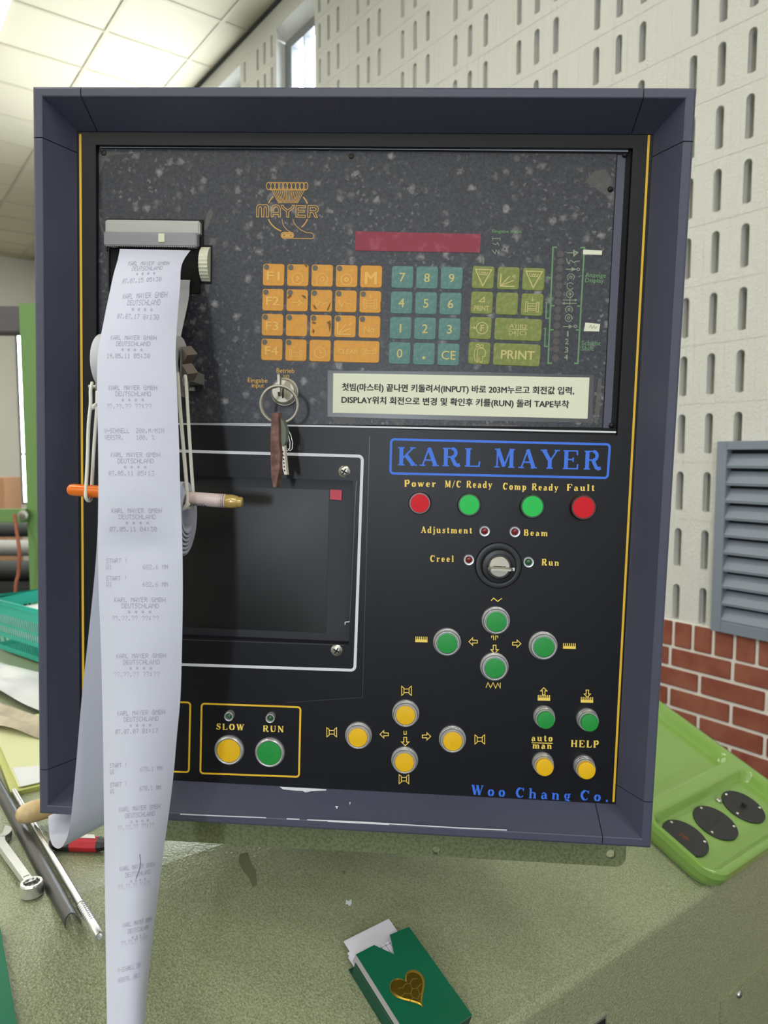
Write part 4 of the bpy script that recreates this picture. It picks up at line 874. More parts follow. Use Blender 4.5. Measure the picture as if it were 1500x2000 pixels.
gk = {(0, 0): tri, (2, 0): tri, (1, 0): lambda l, c, t: fan(l), (1, 1): nothing, (2, 1): lambda l, c, t: bobbin(l),
      (0, 1): lambda l, c, t: (l([(-6, 2), (5, 2), (4, 11)], 2, True), t('PRINT', -15, 15, -16, 10)),
      (0, 2): lambda l, c, t: (c(3, 0, 11.5, 1.7), t('F', -1, 8, -6.5, 13), l([(-20, 0), (-11, 0)], 1.4), l([(-14, 3), (-10, 0), (-14, -3)], 1.4)),
      (0, 3): lambda l, c, t: (l([(0, 10), (8, 10), (12, 4), (12, -6), (8, -6), (6, -18), (2, -18), (0, -8), (-2, -18), (-4, -18), (-4, 8)], 1.4, True), c(4, 14, 3), c(-4, 15, 3), l([(-6, 10), (-10, 4), (-10, -8), (-7, -17)], 1.3))}
for (c_, r_), dr in gk.items(): key(G0 + GX * c_ + GY * r_, GX, KS, 'key_olive', dr)
key(G0 + GX * 1.5 + GY * 2, GX, KS + GX.length, 'key_olive', lambda l, c, t: (t('A1', -18, -4, 2, 8, .005), t('B2', 3, 17, 2, 8, .005), t('D4', -18, -4, -11, 8, .005), t('C3', 3, 17, -11, 8, .005), l([(-19, 0), (19, 0)], 1.3), l([(0, 12), (0, -13)], 1.3)))
key(G0 + GX * 1.5 + GY * 3, GX, KS + GX.length, 'key_olive', lambda l, c, t: t('PRINT', -32, 36, -9, 17, .02))
# instruction label under clear tape
mb = MB(); PL = Plane(mb, DI)
PL.fill([(640, 724), (900, 726), (1160, 733), (1156, 826), (900, 821), (640, 814)], 2, .0005)
PL.fill([(651, 729), (1151, 737.5), (1147, 818), (650, 806)], 0, .0008)
for tx, a, b_, h in (('첫빔(마스터) 끝나면 키돌려서(INPUT) 바로 203M누르고 회전값 입력,', (668, 762), (1121, 769.5), 11), ('DISPLAY위치 회전으로 변경 및 확인후 키를(RUN) 돌려 TAPE부착', (667, 786.5), (1111, 796), 11)):
    PL.text(font2d(tx, .03), a, b_, h, 1, up=.001)
mb.build('instruction_label', ['label_paper', 'print_black', 'tape_clear'], cabn)

# ---- screws
def screw(px, py, d, r, m_='screw_steel', parent=None, cross=True):
    x, zz = cab(px, py, d); mb = MB(); mb.lathe([(r, 0), (r, .0006), (r * .8, .0016), (r * .45, .0022), (0.0001, .0023)], (x, d, zz), (0, -1, 0), 20)
    for a in (.5, .5 + PI / 2):
        R = Matrix.Rotation(a, 3, 'Y'); mb.box((x, d - .0021, zz), (r * 1.1, .0008, r * .22), 1, R=R)
    return mb.build('screw', [m_, 'frame_dark'], parent or cabn, (x, d, zz))
for q in ((203, 299), (686, 305), (1220, 303), (1192, 370), (1194, 831)): screw(q[0], q[1], DI, .0026, 'black_plastic' if q[0] > 1000 else 'steel_dark')
# ---- monitor
mb = MB(); d = DP + .012
mb.add([(MX0 - .002, d, MZ0 - .002), (MX1 + .002, d, MZ0 - .002), (MX1 + .002, d, MZ1 + .002), (MX0 - .002, d, MZ1 + .002)], [(0, 1, 2, 3)], 0)
mon = mb.build('monitor', ['screen_bezel'], cabn, (0, d, 0))
gx0 = MX0 + .006; gx1 = cab(640, 1090, d)[0]; gz1 = cab(520, 953, d)[1]; gz0 = cab(520, 1231, d)[1]
mb = MB(); nx, nz = 16, 16
def gp(i, j):
    u, v = i / nx * 2 - 1, j / nz * 2 - 1; return (gx0 + (gx1 - gx0) * i / nx, d - .0005 - .004 * (1 - u * u) * (1 - v * v), gz0 + (gz1 - gz0) * j / nz)
mb.add([gp(i, j) for j in range(nz + 1) for i in range(nx + 1)], [(j * (nx + 1) + i, j * (nx + 1) + i + 1, (j + 1) * (nx + 1) + i + 1, (j + 1) * (nx + 1) + i) for j in range(nz) for i in range(nx)], 0, True)
mb.build('screen_glass', ['screen_glass'], mon)
mb = MB(); PS = Plane(mb, d - .002); PS.fill([(645, 956), (668, 957), (667, 977), (644.5, 975)], 0, .0006); mb.build('red_sticker', ['red_sticker'], mon)
for q in ((672.5, 921), (657.5, 1270), (250, 905), (250, 1258)): screw(q[0], q[1], DP, .0057)

# ---- push buttons
def push_button(px, py, r_px, cap_r_px, cap_m, tall, flush=False):
    x, zz = cab(px, py, DP); u = .00047 * 1.02; R_, rc = r_px * u, cap_r_px * u; mb = MB()
    if flush: prof = [(R_, 0), (R_, .0015), (R_ * .97, .003), (R_ * .88, .0042), (R_ * .82, .0038), (rc + .0002, .003)]; hc = .0032
    else:
        h = tall; prof = [(R_, 0), (R_, .0015), (R_ * .99, .002), (R_ * .985, h * .35), (R_ * .96, h * .38), (R_ * .95, h * .6), (R_ * .92, h * .63), (R_ * .86, h * .94), (R_ * .83, h), (rc + .0011, h), (rc + .0003, h - .0006)]; hc = h + .0005
    mb.lathe(prof, (x, DP, zz), (0, -1, 0), 40, cap1=True)
    o = mb.build('push_button', ['bezel_silver'], cabn, (x, DP, zz))
    c = MB(); ext = .003 if flush is None else 0
    c.lathe([(rc, hc - .003), (rc, hc + ext), (rc - .0005, hc + ext + .0005), (rc * .6, hc + ext + .0007), (.0002, hc + ext + .0008)], (x, DP, zz), (0, -1, 0), 32)
    c.build('button_cap', [cap_m], o)
BT = [(968, 1211, 28, 19.8, 'cap_green'), (873, 1253, 28, 19.8, 'cap_green'), (1060, 1260, 28.5, 19.8, 'cap_green'), (965, 1301, 28.5, 19.8, 'cap_green'),
      (792.5, 1392, 27.5, 19.2, 'cap_yellow'), (700.5, 1435, 27.5, 19.2, 'cap_yellow'), (883.5, 1442, 27.5, 19.2, 'cap_yellow'), (790.5, 1483, 27.5, 19.2, 'cap_yellow')]
for a in BT: push_button(*a, .0075)
for a in ((1062, 1398, 21.5, 16.6, 'cap_green'), (1146, 1403, 21.5, 16.8, 'cap_green'), (1059.5, 1488.5, 21.5, 17, 'cap_yellow'), (1140, 1494.5, 21.5, 17, 'cap_yellow')): push_button(*a, .0095, flush=None)
push_button(448.5, 1464, 31, 24.5, 'cap_yellow', 0, True); push_button(527.5, 1468.5, 31, 25, 'cap_green', 0, True)
# ---- pilot lamps
for px, py, r, col in ((820, 982, 21, 'red'), (915.5, 985, 22, 'green'), (1037.5, 988, 23, 'green'), (1136.5, 990, 24, 'red')):
    x, zz = cab(px, py, DP); R_ = r * .00051; mb = MB()
    mb.lathe([(R_, 0), (R_, .005), (R_ * .97, .0075), (R_ * .92, .0083), (R_ * .86, .0083)], (x, DP, zz), (0, -1, 0), 36)
    o = mb.build('pilot_lamp', ['lens_rim_' + col], cabn, (x, DP, zz)); c = MB()
    c.lathe([(R_ * .84, .007), (R_ * .84, .0080), (R_ * .8, .0084), (.0002, .0085)], (x, DP, zz), (0, -1, 0), 32); c.build('lens', ['lamp_' + col], o)
for px, py, r, col, h in ((946, 1037, 10.5, 'red', .003), (1005, 1038.5, 10.5, 'red', .003), (915.5, 1093, 10.5, 'red', .003), (1031.5, 1097.5, 10.5, 'green', .003), (450, 1395.5, 9.5, 'green', .006), (530, 1399, 9.5, 'green', .006)):
    x, zz = cab(px, py, DP); R_ = r * .00048; mb = MB()
    mb.lathe([(R_, 0), (R_, h), (R_ * .92, h + .0005), (R_ * .76, h + .0004), (R_ * .72, h - .0012)], (x, DP, zz), (0, -1, 0), 28)
    o = mb.build('status_led', ['bezel_silver'], cabn, (x, DP, zz)); c = MB()
    c.lathe([(R_ * .7, h - .0014), (R_ * .55, h - .0004), (R_ * .3, h + .0002), (.0001, h + .0004)], (x, DP, zz), (0, -1, 0), 20); c.build('led_lens', ['led_' + col], o)
# ---- mode key switch
x, zz = cab(973, 1103.5, DP); u = .00048; mb = MB()
mb.lathe([(46 * u, 0), (46 * u, .003), (44 * u, .0045), (35 * u, .005), (34 * u, .0048), (34 * u, .009), (32 * u, .0105), (25 * u, .011), (24 * u, .009), (20 * u, .009)], (x, DP, zz), (0, -1, 0), 48)
mb.box((x + 25 * u, DP - .0113, zz - 4 * u), (9 * u, .0006, 6 * u), 1)
ks = mb.build('key_switch', ['black_plastic', 'white_paint'], cabn, (x, DP, zz))
mb = MB(); mb.lathe([(20 * u, .008), (20 * u, .0122), (18.5 * u, .0128), (.0002, .0128)], (x, DP, zz), (0, -1, 0), 32)
mb.box((x, DP - .0129, zz + 0 * u), (24 * u, .0008, 3 * u), 1); mb.build('lock_cylinder', ['key_nickel', 'frame_dark'], ks)
mb = MB()
outl = [(-.007, .012), (.007, .012), (.011, .016), (.0115, .021), (.009, .0255), (-.009, .0255), (-.0115, .021), (-.011, .016)]
mb.prism([(x + p[0], DP - p[1], zz - 1.6 * u - .0009) for p in outl], (0, 0, .0019)); mb.build('switch_key', ['key_nickel'], ks)
# ---- keypad lock
LKX, LKZ = cab(557, 766, DI); mb = MB(); u = .00049
mb.lathe([(28 * u, 0), (28 * u, .003), (26.5 * u, .0045), (25 * u, .0045), (25 * u, .008), (22.5 * u, .0095), (21.5 * u, .0092), (21 * u, .0105), (.0002, .0107)], (LKX, DI, LKZ), (0, -1, 0), 40)
mb.box((LKX, DI - .0108, LKZ - .002), (.0012, .0008, .009), 1)
mb.build('keypad_lock', ['key_nickel', 'frame_dark'], cabn, (LKX, DI, LKZ))
# ---- printer
mb = MB(); x0, x1 = cab(212, 450, DI)[0], cab(395, 450, DI)[0]; zt, zm, zb, zs = cab(300, 433.5, DI)[1], cab(300, 461, DI)[1], cab(300, 488, DI)[1], cab(300, 572, DI)[1]
mb.box(((x0 + x1) / 2, DI - .001, (zt + zb) / 2), (x1 - x0 + .003, .0015, zt - zb + .004), 1)
mb.box(((x0 + x1) / 2, DI - .004, (zt + zm) / 2 - .0006), (x1 - x0, .008, zt - zm), 0, bev=.0012)
mb.box(((x0 + x1) / 2, DI - .0005, (zb + zs) / 2), (x1 - x0 - .003, .001, zb - zs), 1)
for xx in (x0 + .0015, x1 - .0015): mb.box((xx, DI - .0018, (zb + zs) / 2), (.0012, .003, zb - zs), 2)
pr = mb.build('printer', ['grey_plastic', 'frame_dark', 'panel_black'], cabn, ((x0 + x1) / 2, DI, zt))
mb = MB(); mb.box(((x0 + x1) / 2, DI - .0115, (zm + zb) / 2), (x1 - x0 - .002, .0025, zm - zb), 0, bev=.0008)
for xx in (x0 + .007, x1 - .007): mb.box((xx, DI - .008, (zm + zb) / 2), (.012, .009, zm - zb), 0, bev=.0015)
for k in range(40): 
    xx = x0 + .004 + (x1 - x0 - .008) * k / 39; mb.add([(xx - .0008, DI - .0128, zb), (xx + .0008, DI - .0128, zb), (xx, DI - .0128, zb - .0012)], [(0, 1, 2)], 0)
mb.box(((x0 + x1) / 2 + .011, DI - .0132, (zm + zb) / 2 + .001), (.006, .001, .008), 1, bev=.0003)
mb.build('tear_bar', ['clear_plastic', 'ivory_plastic'], pr)
kx0, kz0 = cab(403, 517, DI); mb = MB(); n_ = 64
pf = [.0172 + (.0005 if i % 2 else 0) for i in range(n_)]
for i in range(n_):
    a0, a1 = 2 * PI * i / n_, 2 * PI * (i + 1) / n_; r0, r1 = pf[i], pf[(i + 1) % n_]
    def kp(xo, r, a): return (kx0 + xo, DI + .006 - r * math.sin(a), kz0 + r * math.cos(a))
    mb.add([kp(-.0042, r0, a0), kp(.0042, r0, a0), kp(.0042, r1, a1), kp(-.0042, r1, a1)], [(0, 1, 2, 3)], 0)
    for sg in (-1, 1): mb.add([kp(.0042 * sg, r0, a0), kp(.0042 * sg, r1, a1), kp(.0042 * sg, .004, a1), kp(.0042 * sg, .004, a0)], [(0, 1, 2, 3)], 0)
mb.box((kx0, DI - .0002, kz0), (.0115, .0006, .036), 1)
mb.build('feed_knob', ['ivory_plastic', 'frame_dark'], pr, (kx0, DI, kz0))
# ---- roll brackets either side of the supply roll
def Lc(px, py, Z): return to_cab(at(px, py, Z))
RX = to_cab(at(260, 708, .632)); RXL = to_cab(at(174, 708, .609)).x; RXR = to_cab(at(345, 708, .62)).x
for sx, xx in ((1, RXR + .0025), (-1, RXL - .0025)):
    mb = MB(); zc_ = RX.z
    mb.box((xx, RX.y + .004, zc_ - .008), (.0014, .021, .042), 0)
    mb.box((xx, RX.y + .0205, zc_ - .004), (.0014, .014, .010), 0); mb.box((xx - sx * .0065, (RX.y + .0262 + DI) / 2, zc_ - .008), (.0144, DI - RX.y - .0262, .010), 0)
    if sx > 0:
        zz_ = [(.0, .013), (.006, .006), (.001, -.002), (.0065, -.010), (.003, -.017)]
        for i in range(4):
            a, b_ = zz_[i], zz_[i + 1]
            mb.add([(xx + .001 + a[0], RX.y - .010, zc_ + a[1]), (xx + .008 + a[0], RX.y - .004, zc_ + a[1] + .002), (xx + .008 + b_[0], RX.y - .004, zc_ + b_[1] + .002), (xx + .001 + b_[0], RX.y - .010, zc_ + b_[1])], [(0, 1, 2, 3)], 1)
            mb.add([(xx + .001 + a[0], RX.y - .0094, zc_ + a[1]), (xx + .008 + a[0], RX.y - .0034, zc_ + a[1] + .002), (xx + .008 + b_[0], RX.y - .0034, zc_ + b_[1] + .002), (xx + .001 + b_[0], RX.y - .0094, zc_ + b_[1])], [(3, 2, 1, 0)], 1)
    mb.lathe([(.0018, 0), (.0018, .012)], (xx - sx * .002, RX.y + .001, zc_ - .022), (sx, 0, 0), 12, 2, True, True)
    mb.build('roll_bracket', ['steel_grey', 'steel_dark', 'screw_steel'], cabn, (xx, DI, zc_))
# ---- mounting plate and post below the cabinet
mb = MB(); dpl = .058; bx0, bx1 = cab(236, 1640, dpl)[0], cab(1222, 1680, dpl)[0]; bz0 = cab(1000, 1681, dpl)[1]; bz1 = -.325
h1, h2 = cab(852, 1661, dpl), cab(1194, 1669, dpl)
def plf(x, z_, dd): return (x, dpl + dd, z_)
def hole(c, r, n=20): return [(c[0] + r * math.cos(2 * PI * (i + .5) / n), c[1] + r * math.sin(2 * PI * (i + .5) / n)) for i in range(n)]
xm = (h1[0] + h2[0]) / 2
for xa, xb, hc_, r in ((h1[0] - .03, xm, h1, .0042), (xm, bx1 - .012, h2, .0050)): cell(mb, (xa, bz0, xb, bz1), hole(hc_, r), plf, .004, back=False)
mb.add([plf(bx0, bz0, 0), plf(h1[0] - .03, bz0, 0), plf(h1[0] - .03, bz1, 0), plf(bx0, bz1, 0)], [(0, 1, 2, 3)])
rc_ = .010; ar = [(bx1 - rc_ + rc_ * math.sin(math.radians(a)), bz0 + rc_ - rc_ * math.cos(math.radians(a))) for a in range(0, 91, 15)]
mb.add([plf(bx1 - .012, bz1, 0), plf(bx1 - .012, bz0, 0)] + [plf(*p, 0) for p in ar] + [plf(bx1, bz1, 0)], [tuple(range(len(ar) + 3))])
mb.add([plf(bx0, bz0, .004), plf(bx1 - rc_, bz0, .004), plf(bx1 - rc_, bz0, 0), plf(bx0, bz0, 0)], [(0, 1, 2, 3)])
pr_ = [(bx1 - rc_, bz0)] + ar + [(bx1, bz1)]
for i in range(len(pr_) - 1): mb.add([plf(*pr_[i], 0), plf(*pr_[i + 1], 0), plf(*pr_[i + 1], .004), plf(*pr_[i], .004)], [(0, 1, 2, 3)])
mb.box((0, .092, -.318), (.42, .07, .012), 0)
mb.build('mounting_plate', ['plate_green'], cabn)
base_c = to_cab(TC + RC @ Vector((.0, .236, -.28))); foot = TC + RC @ Vector((0, .236, -.28)); foot.z = DESK - (CREASE - foot.dot(D)) * math.tan(TILT); fc = to_cab(foot)
mb = MB(); ax = (base_c - fc); mb.lathe([(.022, 0), (.022, ax.length)], fc + ax.normalized() * .009, ax, 32, cap0=True)
mb.build('mounting_post', ['plate_green'], cabn, fc)

# ================================================================== PAPER
def strip_mesh(rowsLR, arc_len, nx=18, sub=6, sag_sign=1):
    """rows of (left, right) edge points; the section bows towards the camera so that its length stays that of the paper"""
    Ls = crom([r[0] for r in rowsLR], sub); Rs = crom([r[1] for r in rowsLR], sub); G = []
    for a, b_ in zip(Ls, Rs):
        ch = (b_ - a).length; mid = (a + b_) / 2; tow = (EYE - mid); xx = (b_ - a).normalized(); tow = (tow - xx * tow.dot(xx)).normalized()
        sg = math.sqrt(max(0, (arc_len - ch)) * ch * 3 / 8) if arc_len > ch else 0
        sg = min(sg, ch * .5)
        G.append([a + (b_ - a) * (i / nx) + tow * (sg * 4 * (i / nx) * (1 - i / nx)) * sag_sign for i in range(nx + 1)])
    return G
def grid_mb(G, th=.00012, mi=0):
    mb = MB(); n, k = len(G), len(G[0])
    mb.add([p for r in G for p in r], [(i * k + j, i * k + j + 1, (i + 1) * k + j + 1, (i + 1) * k + j) for i in range(n - 1) for j in range(k - 1)], mi, True)
    return mb
SR = [  # (y_left, x_left, Z_left, y_right, x_right, Z_right)
 (486, 234, .662, 489, 372, .662), (507, 230, .640, 506, 360, .640), (535, 222, .622, 525, 353.5, .622), (574, 213.5, .607, 562, 351.5, .607), (620, 204, .594, 621, 346.5, .594),
 (690, 191.5, .582, 690, 343, .582), (760, 189.5, .574, 760, 345.5, .574), (860, 191.5, .567, 860, 349.5, .567), (960, 192, .562, 960, 352, .562), (1060, 191, .560, 1060, 356, .560),
 (1160, 193, .560, 1160, 357, .562), (1260, 197, .561, 1260, 355.5, .564), (1360, 199.5, .562, 1360, 352.5, .567), (1437, 201, .562, 1437, 345.5, .570), (1512, 202, .562, 1512, 339, .572),
 (1587, 203, .561, 1587, 330, .573), (1662, 204, .560, 1662, 319.5, .573), (1749, 205, .557, 1749, 309, .571), (1850, 206.5, .551, 1850, 296.5, .565), (1944, 208, .545, 1944, 287, .558), (2040, 209.5, .540, 2040, 281, .552), (2150, 211, .535, 2150, 277, .546), (2300, 213, .532, 2300, 275, .542)]
G = strip_mesh([(at(a[1], a[0], a[2]), at(a[4], a[3], a[5])) for a in SR], .066)
mb = grid_mb(G)
ytab = crom([Vector((a[0], a[3], 0)) for a in SR], 6)
def on_strip(u, ypx):
    i = 0
    while i < len(ytab) - 2 and ytab[i + 1].x < ypx: i += 1
    f = (ypx - ytab[i].x) / (ytab[i + 1].x - ytab[i].x); k = len(G[0]) - 1; x = min(max(u, 0), .999) * k; j = int(x); g = x - j
    p = (G[i][j] * (1 - g) + G[i][j + 1] * g) * (1 - f) + (G[i + 1][j] * (1 - g) + G[i + 1][j + 1] * g) * f
    nrm = (G[i][j + 1] - G[i][j]).cross(G[i + 1][j] - G[i][j]).normalized()
    if nrm.dot(EYE - p) < 0: nrm = -nrm
    return p + nrm * .00018
def receipt(tx, u0, ypx, cw=.0062, ch=1.32, slope=0):
    for a, b_, c, d in dots2d(tx):
        q = [(a, b_), (c, b_), (c, d), (a, d)]
        mb.add([on_strip(u0 + x * cw, ypx - y * ch + slope * x * cw * 160) for x, y in q], [(0, 1, 2, 3)], 1)
def head(y, d, u=.32, sl=0):
    receipt('KARL MAYER GMBH', u + .03, y, .0068, slope=sl); receipt('DEUTSCHLAND', u + .12, y + 12, .0068, slope=sl); receipt('* * * *', u + .2, y + 24, .0068, slope=sl); receipt(d, u, y + 36, .0068, slope=sl)
def start(y, v, u=.1, sl=0):
    receipt('START !', u, y, slope=sl); receipt('U1', u, y + 12, slope=sl); receipt(v, u + .44, y + 12 - 5 * (sl < -.04), slope=sl)
head(520, '07.07.15 05:30', .2, .03); head(586, '07.07.17 8:130', .22, .02); head(664, '19.05.11 05:30', .14); head(762, '??.??.?? ??:??', .14)
receipt('V-SCHNELL  200.M/MIN', .1, 846); receipt('VERSTR.    100. %', .1, 859); head(893, '07.05.11 05:13', .15); head(1002, '07.05.11 04:30', .15); start(1100, '682.6 MM'); start(1134, '682.6 MM')
head(1176, '??.??.?? ??:??', .17); head(1286, '??.??.?? ??:??', .19, -.01); head(1398, '07.07.07 01:17', .2, -.03); start(1500, '678.1 MM', .11, -.05); start(1538, '678.1 MM', .11, -.06)
head(1586, '??.??.?? ??:??', .22, -.07); head(1702, '??.??.?? ??:??', .22, -.1); head(1812, '??.??.?? ??:??', .26, -.13); receipt('V-SCHNELL 200', .2, 1900, slope=-.15); receipt('VERSTR. 100.%', .2, 1920, slope=-.15)
# a pen stroke through one line
for a, b_ in (((.58, 1668), (.6, 1690)), ((.6, 1690), (.55, 1708)), ((.55, 1708), (.52, 1716))):
    A, B_ = on_strip(*a), on_strip(*b_); w_ = (B_ - A).cross(EYE - A).normalized() * .0002; mb.add([A - w_, A + w_, B_ + w_, B_ - w_], [(0, 1, 2, 3)], 2)
tag(mb.build('printed_paper_strip', ['paper_white', 'receipt_ink', 'ink_line'], origin=G[0][9]), 'long white printed receipt strip hanging from the printer down to the green machine', 'paper strip')

# supply roll held by the bracket, with the sheet feeding up into the printer
C_R = TC + RC @ Vector(((RXL + RXR) / 2, RX.y, RX.z)); XA = RC @ Vector((1, 0, 0)); YA = RC @ Vector((0, 1, 0)); ZA = RC @ Vector((0, 0, 1))
sup = thing('supply_paper_roll', 'white supply paper roll on brackets behind the printed strip', 'paper roll', C_R)
mb = MB(); wR = RXR - RXL; R_ = .0238
mb.lathe([(.006, 0), (R_ * .5, 0), (R_ - .0004, 0), (R_, .0004), (R_, wR - .0004), (R_ - .0004, wR), (.006, wR)], C_R - XA * wR / 2, XA, 48, cap1=False)
mb.build('roll', ['paper_back'], sup)
fx1 = to_cab(at(373, 552, .682)).x; fx0 = fx1 - .050
zt_ = cab(360, 546, DI - .004)[1]
path = [Vector((0, DI - .0025, zt_)), Vector((0, DI - .0045, zt_ - .005)), Vector((0, DI - .0075, zt_ - .02)), Vector((0, RX.y + R_ + .004, RX.z + .022)), Vector((0, RX.y + R_ + .0008, RX.z + .004)), Vector((0, RX.y + R_ + .0004, RX.z - .004))]
pc = crom(path, 6); Gf = [[TC + RC @ Vector((fx0 + (fx1 - fx0) * j / 6, p.y, p.z)) for j in range(7)] for p in pc]
grid_mb(Gf).build('feed_sheet', ['paper_back'], sup)

# ballpoint pen hung in two elastic loops
PA, PB = at(132, 956, .604), at(474, 981, .600); ax = (PB - PA); LEN = ax.length; ax.normalize()
pen = thing('ballpoint_pen', 'ballpoint pen with orange cap end hung crosswise in white elastic loops', 'pen', (PA + PB) / 2)
mb = MB(); mb.lathe([(.0012, 0), (.003, .0006), (.0045, .002), (.0051, .005), (.0053, .02), (.0053, .030)], PA, ax, 24, cap1=True); mb.build('orange_cap', ['pen_orange'], pen)
mb = MB(); mb.lathe([(.0050, .029), (.0058, .031), (.0058, .062)], PA, ax, 24, cap1=True); mb.build('amber_grip', ['pen_amber'], pen)
mb = MB(); mb.lathe([(.0056, .062), (.0058, .064), (.0058, LEN - .0145)], PA, ax, 24, cap1=True)
uu = ax.cross((EYE - PA)).normalized(); tw = uu.cross(ax).normalized()
def onpen(h, a, r=.00586): return PA + ax * h + (tw * math.cos(a) - uu * math.sin(a) * -1) * r
for i in range(4):
    for k in range(14):
        a = -1.1 + k * .17; hh = LEN - .0152 - i * .0016; w_ = .0011 - i * .00025
        mb.add([onpen(hh - w_, a), onpen(hh, a), onpen(hh, a + .1 - .02 * i), onpen(hh - w_, a + .1 - .02 * i)], [(0, 1, 2, 3)], 1)
for k in range(9):
    hh = .098 + k * .0024; mb.add([onpen(hh, .95), onpen(hh + .0016, .95), onpen(hh + .0016, 1.25), onpen(hh, 1.25)], [(0, 1, 2, 3)], 1)
mb.add([onpen(.096, .72), onpen(.118, .72), onpen(.118, .8), onpen(.096, .8)], [(0, 1, 2, 3)], 1)
mb.build('barrel', ['pen_barrel', 'print_black'], pen)
mb = MB(); mb.lathe([(.0056, LEN - .0145), (.0059, LEN - .014), (.0058, LEN - .0085), (.0050, LEN - .0045), (.0044, LEN - .004), (.0044, LEN - .001), (.0034, LEN), (.001, LEN)], PA, ax, 24); mb.build('gold_nose', ['pen_gold'], pen)
# paper roll on the pen and its tail hanging in a loop below
RC2 = at(368, 1014, .604); rw = .064; Ro = .0305; ea = XA
e_u = ZA; e_v = YA
pr2 = thing('hanging_paper_roll', 'loose paper roll hung on the pen with its tail curling below the cabinet', 'paper roll', RC2 - ea * rw / 2)
mb = MB(); n_ = 56
pen_c = PA + ax * ((RC2 - PA).dot(ax)); hole_c = pen_c - e_u * .0105
for kk in range(7):                                   # loose coils: each turn a thin shell, more spread at the bottom
    f = kk / 6; Rk = .0168 + (Ro - .0168) * f; ck = hole_c.lerp(RC2, f); e_ = rw - (.0006 * kk) * (1 if kk % 2 else .4)
    ring = lambda xo, r: [ck + ea * xo + (e_u * math.cos(2 * PI * i / n_) + e_v * math.sin(2 * PI * i / n_)) * r for i in range(n_)]
    nxt = .0021 if kk < 6 else .0004
    a, b_, c, d = ring(-e_, Rk), ring(0 - .0006 * kk * .8, Rk), ring(-.0006 * kk * .8, Rk + nxt), ring(-e_, Rk + nxt)
    for A, B_ in ((a, b_), (b_, c), (c, d)): mb.add(A + B_, [(i, (i + 1) % n_, n_ + (i + 1) % n_, n_ + i) for i in range(n_)], 0, True)
mb.build('coils', ['paper_white'], pr2)
NP = [(1000, 192, .625), (1050, 190, .612), (1120, 185, .604), (1220, 175, .600), (1360, 160, .597), (1500, 148, .596), (1590, 139.5, .598), (1628, 133.5, .603), (1650, 124, .612), (1657.5, 114, .640), (1651, 103, .668), (1634, 97, .690), (1612, 95, .703), (1594, 94.5, .715)]
wd0 = Vector((.066 * .62, .066 * .78, 0)); wdn = Vector((.066 * .70, .066 * .71, 0))
rowsT = []
for i, (yy, xx, Z) in enumerate(NP):
    p = at(xx, yy, Z); f = i / (len(NP) - 1); w_ = Vector((.066 * .93, .066 * .36, 0)).lerp(Vector((.066 * .66, .066 * .75, 0)), min(1, f * 2.2))
    if i > 9: w_ = w_ * 1.0
    rowsT.append((p, p + w_ * (.72 if i < 10 else .72) + UP * .006 * min(1, f * 2)))
Gt = strip_mesh(rowsT, .01, nx=8, sub=6)
grid_mb(Gt).build('paper_tail', ['paper_white'], pr2)
# elastic loops
def loop(name, pts, r, lab, knots=()):
    mb = MB(); P = [at(*p) for p in pts]; mb.tube(crom(P, 5), r, 8)
    for k in knots:
        c = at(*k); mb.tube([c + Vector((-.003, 0, -.0025)), c, c + Vector((.003, 0, .003))], [.0012, .0021, .0013], 8)
    tag(mb.build(name, ['string_white'], origin=P[0]), lab, 'elastic band', 'white elastic loops holding the pen')
loop('elastic_loop', [(347, 726, .628), (348, 745, .612), (352, 800, .606), (358, 870, .600), (364, 940, .594), (366, 975, .5935), (364, 988, .5945), (370, 992, .602), (376, 985, .6085), (377, 960, .6105), (373, 900, .612), (368, 820, .615), (364, 755, .618), (362, 735, .620), (359, 742, .625), (357, 752, .630)], .0015, 'white elastic loop on the right of the paper strip, knotted at the pen', [(363, 990, .5935)])
loop('elastic_loop', [(180, 748, .630), (177, 762, .622), (177, 790, .616), (173, 830, .612), (171, 900, .606), (168, 955, .5995), (168, 971, .598), (173, 978, .602), (178, 971, .610), (180, 940, .612), (184, 870, .614), (189, 800, .617), (190, 765, .624)], .0015, 'white elastic loop on the left of the paper strip, by the orange pen end', [(182, 795, .6165)])

# ================================================================== KEYS IN THE KEYPAD LOCK
kb = thing('key_bunch', 'bunch of keys with brown leather fob on a wire ring in the keypad lock', 'keys', at(545, 790, .64))
blade = TC + RC @ Vector((LKX - .006, DI - .0105, LKZ))
mb = MB(); b0_ = at(547, 771, .668)
# key in the lock, seen edge-on: flat bow standing upright
pts = [at(546, 773, .672), at(545, 772, .655), at(543, 774, .640), at(542, 765, .632), at(541.5, 732, .632), at(542, 729, .636), at(545, 740, .652), at(546, 766, .672)]
mb.prism(pts, XA * .0021); mb.build('key_in_lock', ['key_nickel'], kb)
mb = MB(); rc0 = at(545, 790, .6345); rr0 = 36 * .6345 / 1400
vx = Vector((1, .12, 0)).normalized(); vz = Vector((.0, -.12, 1)).normalized()
for off, r in ((0, rr0), (.0016, rr0 - .0003)): mb.tube([rc0 + YA * off + (vx * math.cos(2 * PI * i / 48) + vz * math.sin(2 * PI * i / 48)) * r for i in range(48)], .0013, 8, closed=True)
mb.build('split_ring', ['key_nickel'], kb)
mb = MB()
ol = [(531, 806), (543, 805.5), (544, 830), (544.5, 860), (547, 885), (546, 915), (541, 938), (538.5, 951), (534, 952), (530, 932), (528.5, 900), (528, 870), (529, 835)]
fr = [at(x, y, .628) for x, y in ol]; mb.prism(fr, Vector((.0022, .010, 0))); mb.build('leather_fob', ['fob_leather'], kb)
mb = MB()
hd = [(540, 816), (545, 815), (553, 822), (558.5, 838), (558, 862), (553, 872), (549, 871), (544, 850)]
